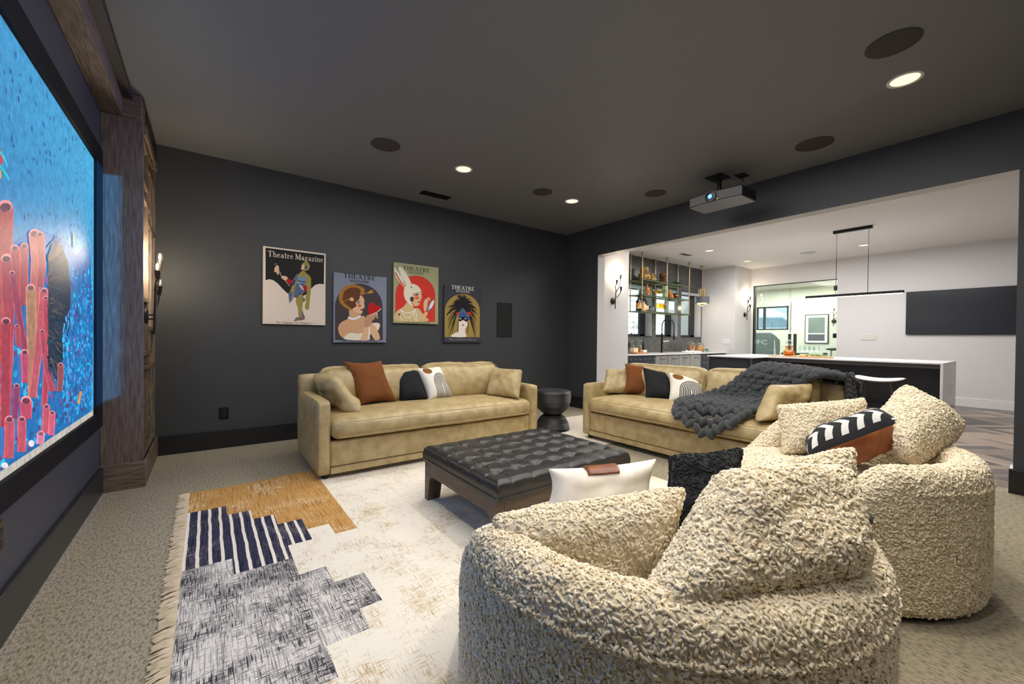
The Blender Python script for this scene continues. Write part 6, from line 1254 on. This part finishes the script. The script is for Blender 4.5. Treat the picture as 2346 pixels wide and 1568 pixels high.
# ================================================================== BAR ISLAND
M_NAVY = mat('black_navy_panel', (40, 42, 50), .4, c2=(36, 38, 45), scale=8)
isl = thing('bar_island', 'dark bar island with a white quartz waterfall top and a full depth end cabinet', 'bar', (8.6, 2.4, 0))
def ib(n, x0, x1, y0_, y1_, z0_, z1_, m, bv=.003): return MB().box(x0-8.6, x1-8.6, y0_-2.4, y1_-2.4, z0_, z1_).build(n, m, isl, bevel=bv)
ib('worktop', 8.2, 9.42, .93, 3.155, .842, ZT, M_STONE); ib('worktop', 7.57, 9.42, 3.155, 3.95, .842, ZT, M_STONE); ib('waterfall_end', 8.2, 9.42, .93, .96, 0, .842, M_STONE)
ib('end_cabinet', 7.62, 9.38, 3.19, 3.93, 0, .842, M_NAVY); ib('front_panel', 7.605, 7.62, 3.23, 3.89, .06, .80, mat('navy_panel_face', (48, 50, 58), .35)); ib('corner_post', 7.6, 7.64, 3.175, 3.2, 0, .842, mat('edge_post', (70, 72, 78), .4))
ib('knee_wall', 8.7, 9.38, .96, 3.19, 0, .842, M_NAVY); ib('apron', 8.24, 8.27, .965, 3.19, .78, .842, mat('apron_grey', (70, 70, 72), .4)); ib('panel_batten', 8.68, 8.7, 2.98, 3.0, 0, .78, mat('edge_post', (70, 72, 78), .4)); ib('foot_rail', 8.55, 8.6, .965, 3.19, .18, .22, M_BLACK)
def stool(label, x, y):
    t = thing('bar_stool', label, 'stool', (x, y, 0), 0, 'bar stools'); mb = MB(); n = 14; a, b = .155, .27
    def up(u, v): return .628+.035*v*v-.012*u*u
    for s in (1, -1):
        base = len(mb.v)
        for i in range(n+1):
            for j in range(n+1):
                u, v = i/n*2-1, j/n*2-1; r = (abs(u)**5+abs(v)**5)**.2 or 1; k = max(abs(u), abs(v))/r if r > 0 else 1
                uu, vv = u*k, v*k; e = max(0, 1-max(abs(u), abs(v))**6)**.5
                mb.v.append((uu*a, vv*b, up(uu, vv)+(.022*e if s > 0 else -.022*e)))
        for i in range(n):
            for j in range(n):
                q = (base+i*(n+1)+j, base+(i+1)*(n+1)+j, base+(i+1)*(n+1)+j+1, base+i*(n+1)+j+1); mb.f.append(q if s > 0 else q[::-1]); mb.mi.append(0)
    mb.build('seat', mat('pale_grey_fabric', (214, 208, 204), .8, c2=(196, 190, 188), scale=40), t, angle=80)
    for sx in (-1, 1):
        for sy in (-1, 1): MB().tube([(sx*.09, sy*.14, .615), (sx*.17, sy*.235, 0)], .019, 10, .013).build('leg', mat('dark_stained_leg', (58, 54, 54), .4), t)
    for sy in (-1, 1): MB().tube([(-.14, sy*.2, .22), (.14, sy*.2, .22)], .009).build('stretcher', M_BLACK, t)
    for sx in (-1, 1): MB().tube([(sx*.145, -.205, .2), (sx*.145, .205, .2)], .009).build('stretcher', M_BLACK, t)
stool('bar stool with pale saddle seat standing clear at the right of the bar island', 7.5, 1.47)
stool('bar stool whose pale seat just shows above the knitted throw', 7.5, 2.33)
# things on the island
lathe_thing('decanter', 'amber glass decanter with a clear ball stopper on the bar island', 'bottle', (8.55, 2.93, ZT+.0), [('glass_body', [(0, 0), (.06, .0), (.095, .05), (.085, .1), (.045, .135), (.055, .16), (.062, .2), (.05, .2)], G_AMB), ('spirit', [(0, .01), (.055, .012), (.088, .05), (.078, .098), (0, .1)], mat('golden_spirit', (228, 176, 96), .15, c2=(206, 146, 66), scale=9)), ('ball_stopper', [(.02, .2), (.03, .215), (.055, .25), (.05, .29), (.025, .31), (0, .313)], M_CLEAR)])
bo = thing('serving_board', 'long wooden serving board with cheese and herbs on the bar island', 'board', (8.45, 2.58, ZT)); MB().box(-.12, .12, -.32, .3, 0, .022).build('board', WD, bo, bevel=.006); MB().box(-.04, .04, .3, .42, 0, .02).build('handle', WD, bo, bevel=.006)
pb = thing('serving_board', 'small round ended wooden paddle at the left on the bar island', 'board', (8.45, 3.13, ZT)); MB().box(-.05, .05, -.09, .06, 0, .018).build('board', WD, pb, bevel=.006); MB().box(-.02, .02, .06, .11, 0, .016).build('handle', WD, pb, bevel=.005)
for i, y in enumerate((2.78, 2.71, 2.64, 2.57)): wineglass(('clear wine glass nearest the amber decanter on the bar island', 'clear wine glass second from the amber decanter on the bar island', 'clear wine glass third from the amber decanter on the bar island', 'clear wine glass farthest from the amber decanter on the bar island')[i], 8.75, y, ZT, .21, .05, M_CLEAR, 'wine glasses on the bar island')
hs = thing('herb_bunch', 'bunch of green herbs lying on the long serving board', 'food', (8.42, 2.45, ZT+.022))
for k in range(16):
    a = k*2.4; MB().ellipsoid((.05*math.cos(a), -.13+.02*k*.9, .012+.012*(k % 3)), ((.012*math.cos(a), .05, .004), (.01, 0, 0), (0, 0, .006)), 8, 5).build('leaf', mat('herb_green', (150, 166, 110), .6, c2=(90, 120, 70), scale=20), hs)
box_thing('cheese_block', 'olive and cream cheese wedge on the long serving board', 'food', (8.42, 2.66, ZT+.022), (.04, .05, .035), mat('olive_cheese', (186, 160, 90), .6, c2=(228, 214, 160), scale=12))
# ================================================================== FAR WALL: TV, SWITCHES, GLASS DOOR AND GYM
tv = thing('wall_television', 'large black wall mounted television on the white far wall', 'television', (XF, 1.07, 1.717)); MB().box(-.045, -.01, -.69, .69, -.415, .415).build('case', M_BLACKP, tv, bevel=.004)
MB().box(-.0465, -.045, -.678, .678, -.403, .405).build('screen_panel', mat('tv_screen', (26, 26, 28), .3), tv); MB().box(-.01, 0, -.3, .3, -.2, .2).build('wall_bracket', M_BLACK, tv)
outlet('pale four gang switch plate on the far wall left of the television', (XF, 2.32, 1.25), -90, mat('switch_cream', (216, 210, 198), .4), 'switch', 3, 'light_switch')
d1 = MB().box(XF+.03, XF+.05, 2.86, 3.78, .01, 2.515); gd = struct('door_1', d1, M_DOORGLASS)
MB().box(XF+.06, XF+.075, 3.76, 4.53, .01, 2.5).build('fixed_pane', M_DOORGLASS, gd); MB().box(XF+.0, XF+.1, 4.53, 4.56, 0, 2.52).build('jamb', M_BLACK, gd); MB().box(XF+.02, XF+.1, 2.86, 4.56, 2.505, 2.52).build('head_channel', M_BLACK, gd)
for z in (2.32, 1.28): MB().box(XF-.005, XF+.06, 2.865, 2.925, z-.05, z+.05).build('hinge', M_BLACK, gd, bevel=.003)
MB().tube([(XF-.02, 3.73, 1.36), (XF-.02, 3.73, 2.07)], .012).tube([(XF-.02, 3.73, 1.45), (XF+.03, 3.73, 1.45)], .008).tube([(XF-.02, 3.73, 1.98), (XF+.03, 3.73, 1.98)], .008).build('pull_handle', M_STEEL, gd)
XG, ZG = 14.1, 2.75; M_GYM = mat('gym_wall', (224, 225, 214), .6)
gw = MB().box(XG, XG+.1, 2.0, 4.86, 0, ZG).box(XG, XG+.1, 5.75, 6.6, 0, ZG).box(XG, XG+.1, 4.86, 5.75, 0, 1.5).box(XG, XG+.1, 4.86, 5.75, 2.22, ZG)
struct('wall_gym_far', gw, M_GYM); struct('wall_gym_left', MB().box(XF+.12, XG+.1, 6.5, 6.6, 0, ZG).box(XF+.12, XF+.24, 4.73, 6.5, 0, ZG), M_GYM); struct('wall_gym_right', MB().box(XF+.12, XG+.1, 2.0, 2.1, 0, ZG), M_GYM); struct('ceiling_gym', MB().box(XF+.12, XG+.1, 2.0, 6.6, ZG, ZG+.1), M_BCEIL)
wn = struct('window_4', MB().box(XG-.01, XG+.06, 4.86, 4.9, 1.5, 2.22).box(XG-.01, XG+.06, 5.71, 5.75, 1.5, 2.22).box(XG-.01, XG+.06, 4.86, 5.75, 1.5, 1.53).box(XG-.01, XG+.06, 4.86, 5.75, 2.18, 2.22).box(XG-.01, XG+.06, 5.5, 5.56, 1.5, 2.22), M_WFRAME); MB().box(XG+.02, XG+.026, 4.9, 5.5, 1.53, 2.18).build('pane', M_CLEAR, wn); MB().box(XG+.02, XG+.026, 5.56, 5.71, 1.53, 2.18).build('pane', M_CLEAR, wn)
pf = thing('framed_print', 'framed abstract print in grey tones on the gym wall behind the glass door', 'picture', (XG, 4.14, 1.51))
MB().box(-.03, 0, -.285, .285, -.42, .42).build('frame', M_BLACK, pf, bevel=.003); MB().box(-.032, -.03, -.265, .265, -.40, .40).build('mat_board', mat('mat_board', (240, 240, 240), .7), pf)
MB().box(-.034, -.032, -.2, .2, -.12, .33).build('colour_field', mat('grey_green_field', (132, 142, 138), .7, c2=(118, 130, 128), scale=2), pf); MB().box(-.034, -.032, -.2, .2, -.34, -.155).build('colour_field', mat('slate_field', (92, 96, 104), .7), pf)
sconce('bronze three arm wall sconce right of the framed print in the gym', (XG, 3.74, 1.72), 180)
bk = thing('exercise_bike', 'dark exercise bike saddle showing above the bar behind the glass door', 'exercise bike', (12.6, 3.35, 0))
MB().ellipsoid((0, 0, .96), ((.07, 0, 0), (0, .16, 0), (0, 0, .035)), 14, 8).build('saddle', M_BLACKP, bk); MB().tube([(0, .03, .94), (0, .06, .55), (0, .1, .3)], .02).build('seat_post', M_STEEL, bk); MB().box(-.2, .2, .4, .46, 0, .06).box(-.2, .2, -.5, -.44, 0, .06).box(-.03, .03, -.5, .46, .05, .3).build('frame', M_BLACK, bk); MB().lathe([(.24, -.02), (.24, .02)], (0, -.3, .32), 28, 'x').build('flywheel', M_STEEL, bk)
MB().box(-.03, .03, .12, .2, .74, .86).build('adjuster', M_BLACKP, bk)
cb_ = thing('heavy_bag', 'grey padded gym bag with white lettering behind the glass door', 'gym equipment', (12.2, 4.75, 0))
MB().prism([(-.34, 0), (.3, 0), (.3, 1.18), (-.05, 1.32), (-.34, 1.38)], 'y', -.26, .26).build('padded_body', mat('grey_vinyl', (122, 134, 142), .5), cb_, bevel=.03)
MB().prism([(4.42-4.75, 0), (4.30-4.75, 0), (4.40-4.75, 1.18)], 'x', -.36, -.32).build('white_flap', M_WTRIM, cb_)
font_part('lettering', 'UFC', .16, mat('white_letter', (240, 240, 240), .6), cb_, (-.345, .22, 1.06), (R_(90), 0, R_(-90)), .40)
db = thing('dumbbell_rack', 'black upright gym posts behind the wine glasses, beyond the glass door', 'gym equipment', (12.9, 4.35, 0))
for y in (-.07, .06): MB().box(-.03, .03, y-.03, y+.03, 0, 1.35).build('post', M_BLACK, db)
MB().box(-.2, .2, -.35, .2, .78, .83).build('pad', M_BLACK, db, bevel=.02); MB().box(-.25, .25, -.3, .3, 0, .05).build('base', M_BLACK, db)
# ================================================================== OUTSIDE
M_SIDING = mat('white_siding', (240, 240, 238), .7)
hz = thing('neighbour_house', 'white lap sided house wall seen through the bar windows', 'building', (10.5, 9.5, 0))
for k in range(22): MB().prism([(.0, k*.2), (-.03, k*.2), (-.005, (k+1)*.2), (.0, (k+1)*.2)], 'x', -5, 8).build('siding_board', M_SIDING, hz, smooth=False)
MB().box(-5, 8, .01, .2, 0, 4.4).build('wall', M_SIDING, hz)
def shrub(label, x, y, s, seed):
    rnd = random.Random(seed); mb = MB()
    for k in range(260):
        v = Vector((rnd.gauss(0, 1), rnd.gauss(0, 1), rnd.gauss(0, 1))).normalized()*rnd.uniform(.6, 1)*s; a = Vector((rnd.uniform(-1, 1), rnd.uniform(-1, 1), rnd.uniform(-1, 1))).normalized(); b = a.orthogonal().normalized(); r = .05
        mb.add([v+a*r, v+b*r*.5, v-a*r, v-b*r*.5], [(0, 1, 2, 3)])
    t = thing('shrub', label, 'shrub', (x, y, 1.25)); mb.build('foliage', mat('grey_leaf', (150, 164, 150), .7, c2=(110, 124, 112), scale=4), t, smooth=False); MB().tube([(0, 0, -1.3), (0, 0, 0)], .04).build('stem', mat('bark', (90, 76, 64), .8), t)
shrub('pale green shrub outside the left bar window', 8.4, 6.9, .5, 1); shrub('pale green shrub outside behind the faucet', 9.6, 7.1, .45, 2)
struct('ground', MB().box(2, 40, 5.8, 30, -.1, -.02).box(14.4, 40, -8, 5.8, -.1, -.02), mat('pale_concrete', (196, 194, 190), .9))
car = thing('parked_car', 'silver blue car parked outside the gym window', 'car', (19.5, 7.6, .78))
MB().prism([(-2.1, .25), (-2.1, .75), (-1.6, .9), (-1.0, 1.4), (.9, 1.42), (1.6, .95), (2.2, .85), (2.25, .25)], 'x', -.85, .85).build('body', mat('silver_blue_paint', (170, 190, 206), .25, .3), car, bevel=.08)
MB().prism([(-1.45, .92), (-.95, 1.32), (-.1, 1.34), (-.1, .92)], 'x', -.87, -.84).prism([(0, .92), (0, 1.34), (.85, 1.34), (1.4, .95)], 'x', -.87, -.84).build('side_glass', mat('car_glass', (96, 120, 140), .1), car)
for y in (-1.35, 1.4): MB().lathe([(.0, -.1), (.3, -.1), (.32, -.05), (.32, .1), (0, .1)], (-.8, y, .3), 26, 'x').build('wheel', mat('dark_tyre', (50, 52, 56), .7), car)
struct('ground_raised', MB().box(16, 24, 2, 14, -.1, .78), mat('pale_concrete', (196, 194, 190), .9))
h2 = thing('street_house', 'pale gabled house across the street beyond the parked car', 'building', (26, 9.5, -.02)); MB().prism([(-4, 0), (-4, 2.4), (0, 4.2), (4, 2.4), (4, 0)], 'x', 0, 3).build('wall', M_SIDING, h2, smooth=False); MB().prism([(-4.3, 2.3), (0, 4.3), (4.3, 2.3), (4.3, 2.5), (0, 4.55), (-4.3, 2.5)], 'x', -.2, 3.2).build('roof', mat('grey_shingle', (150, 152, 156), .8), h2, smooth=False)
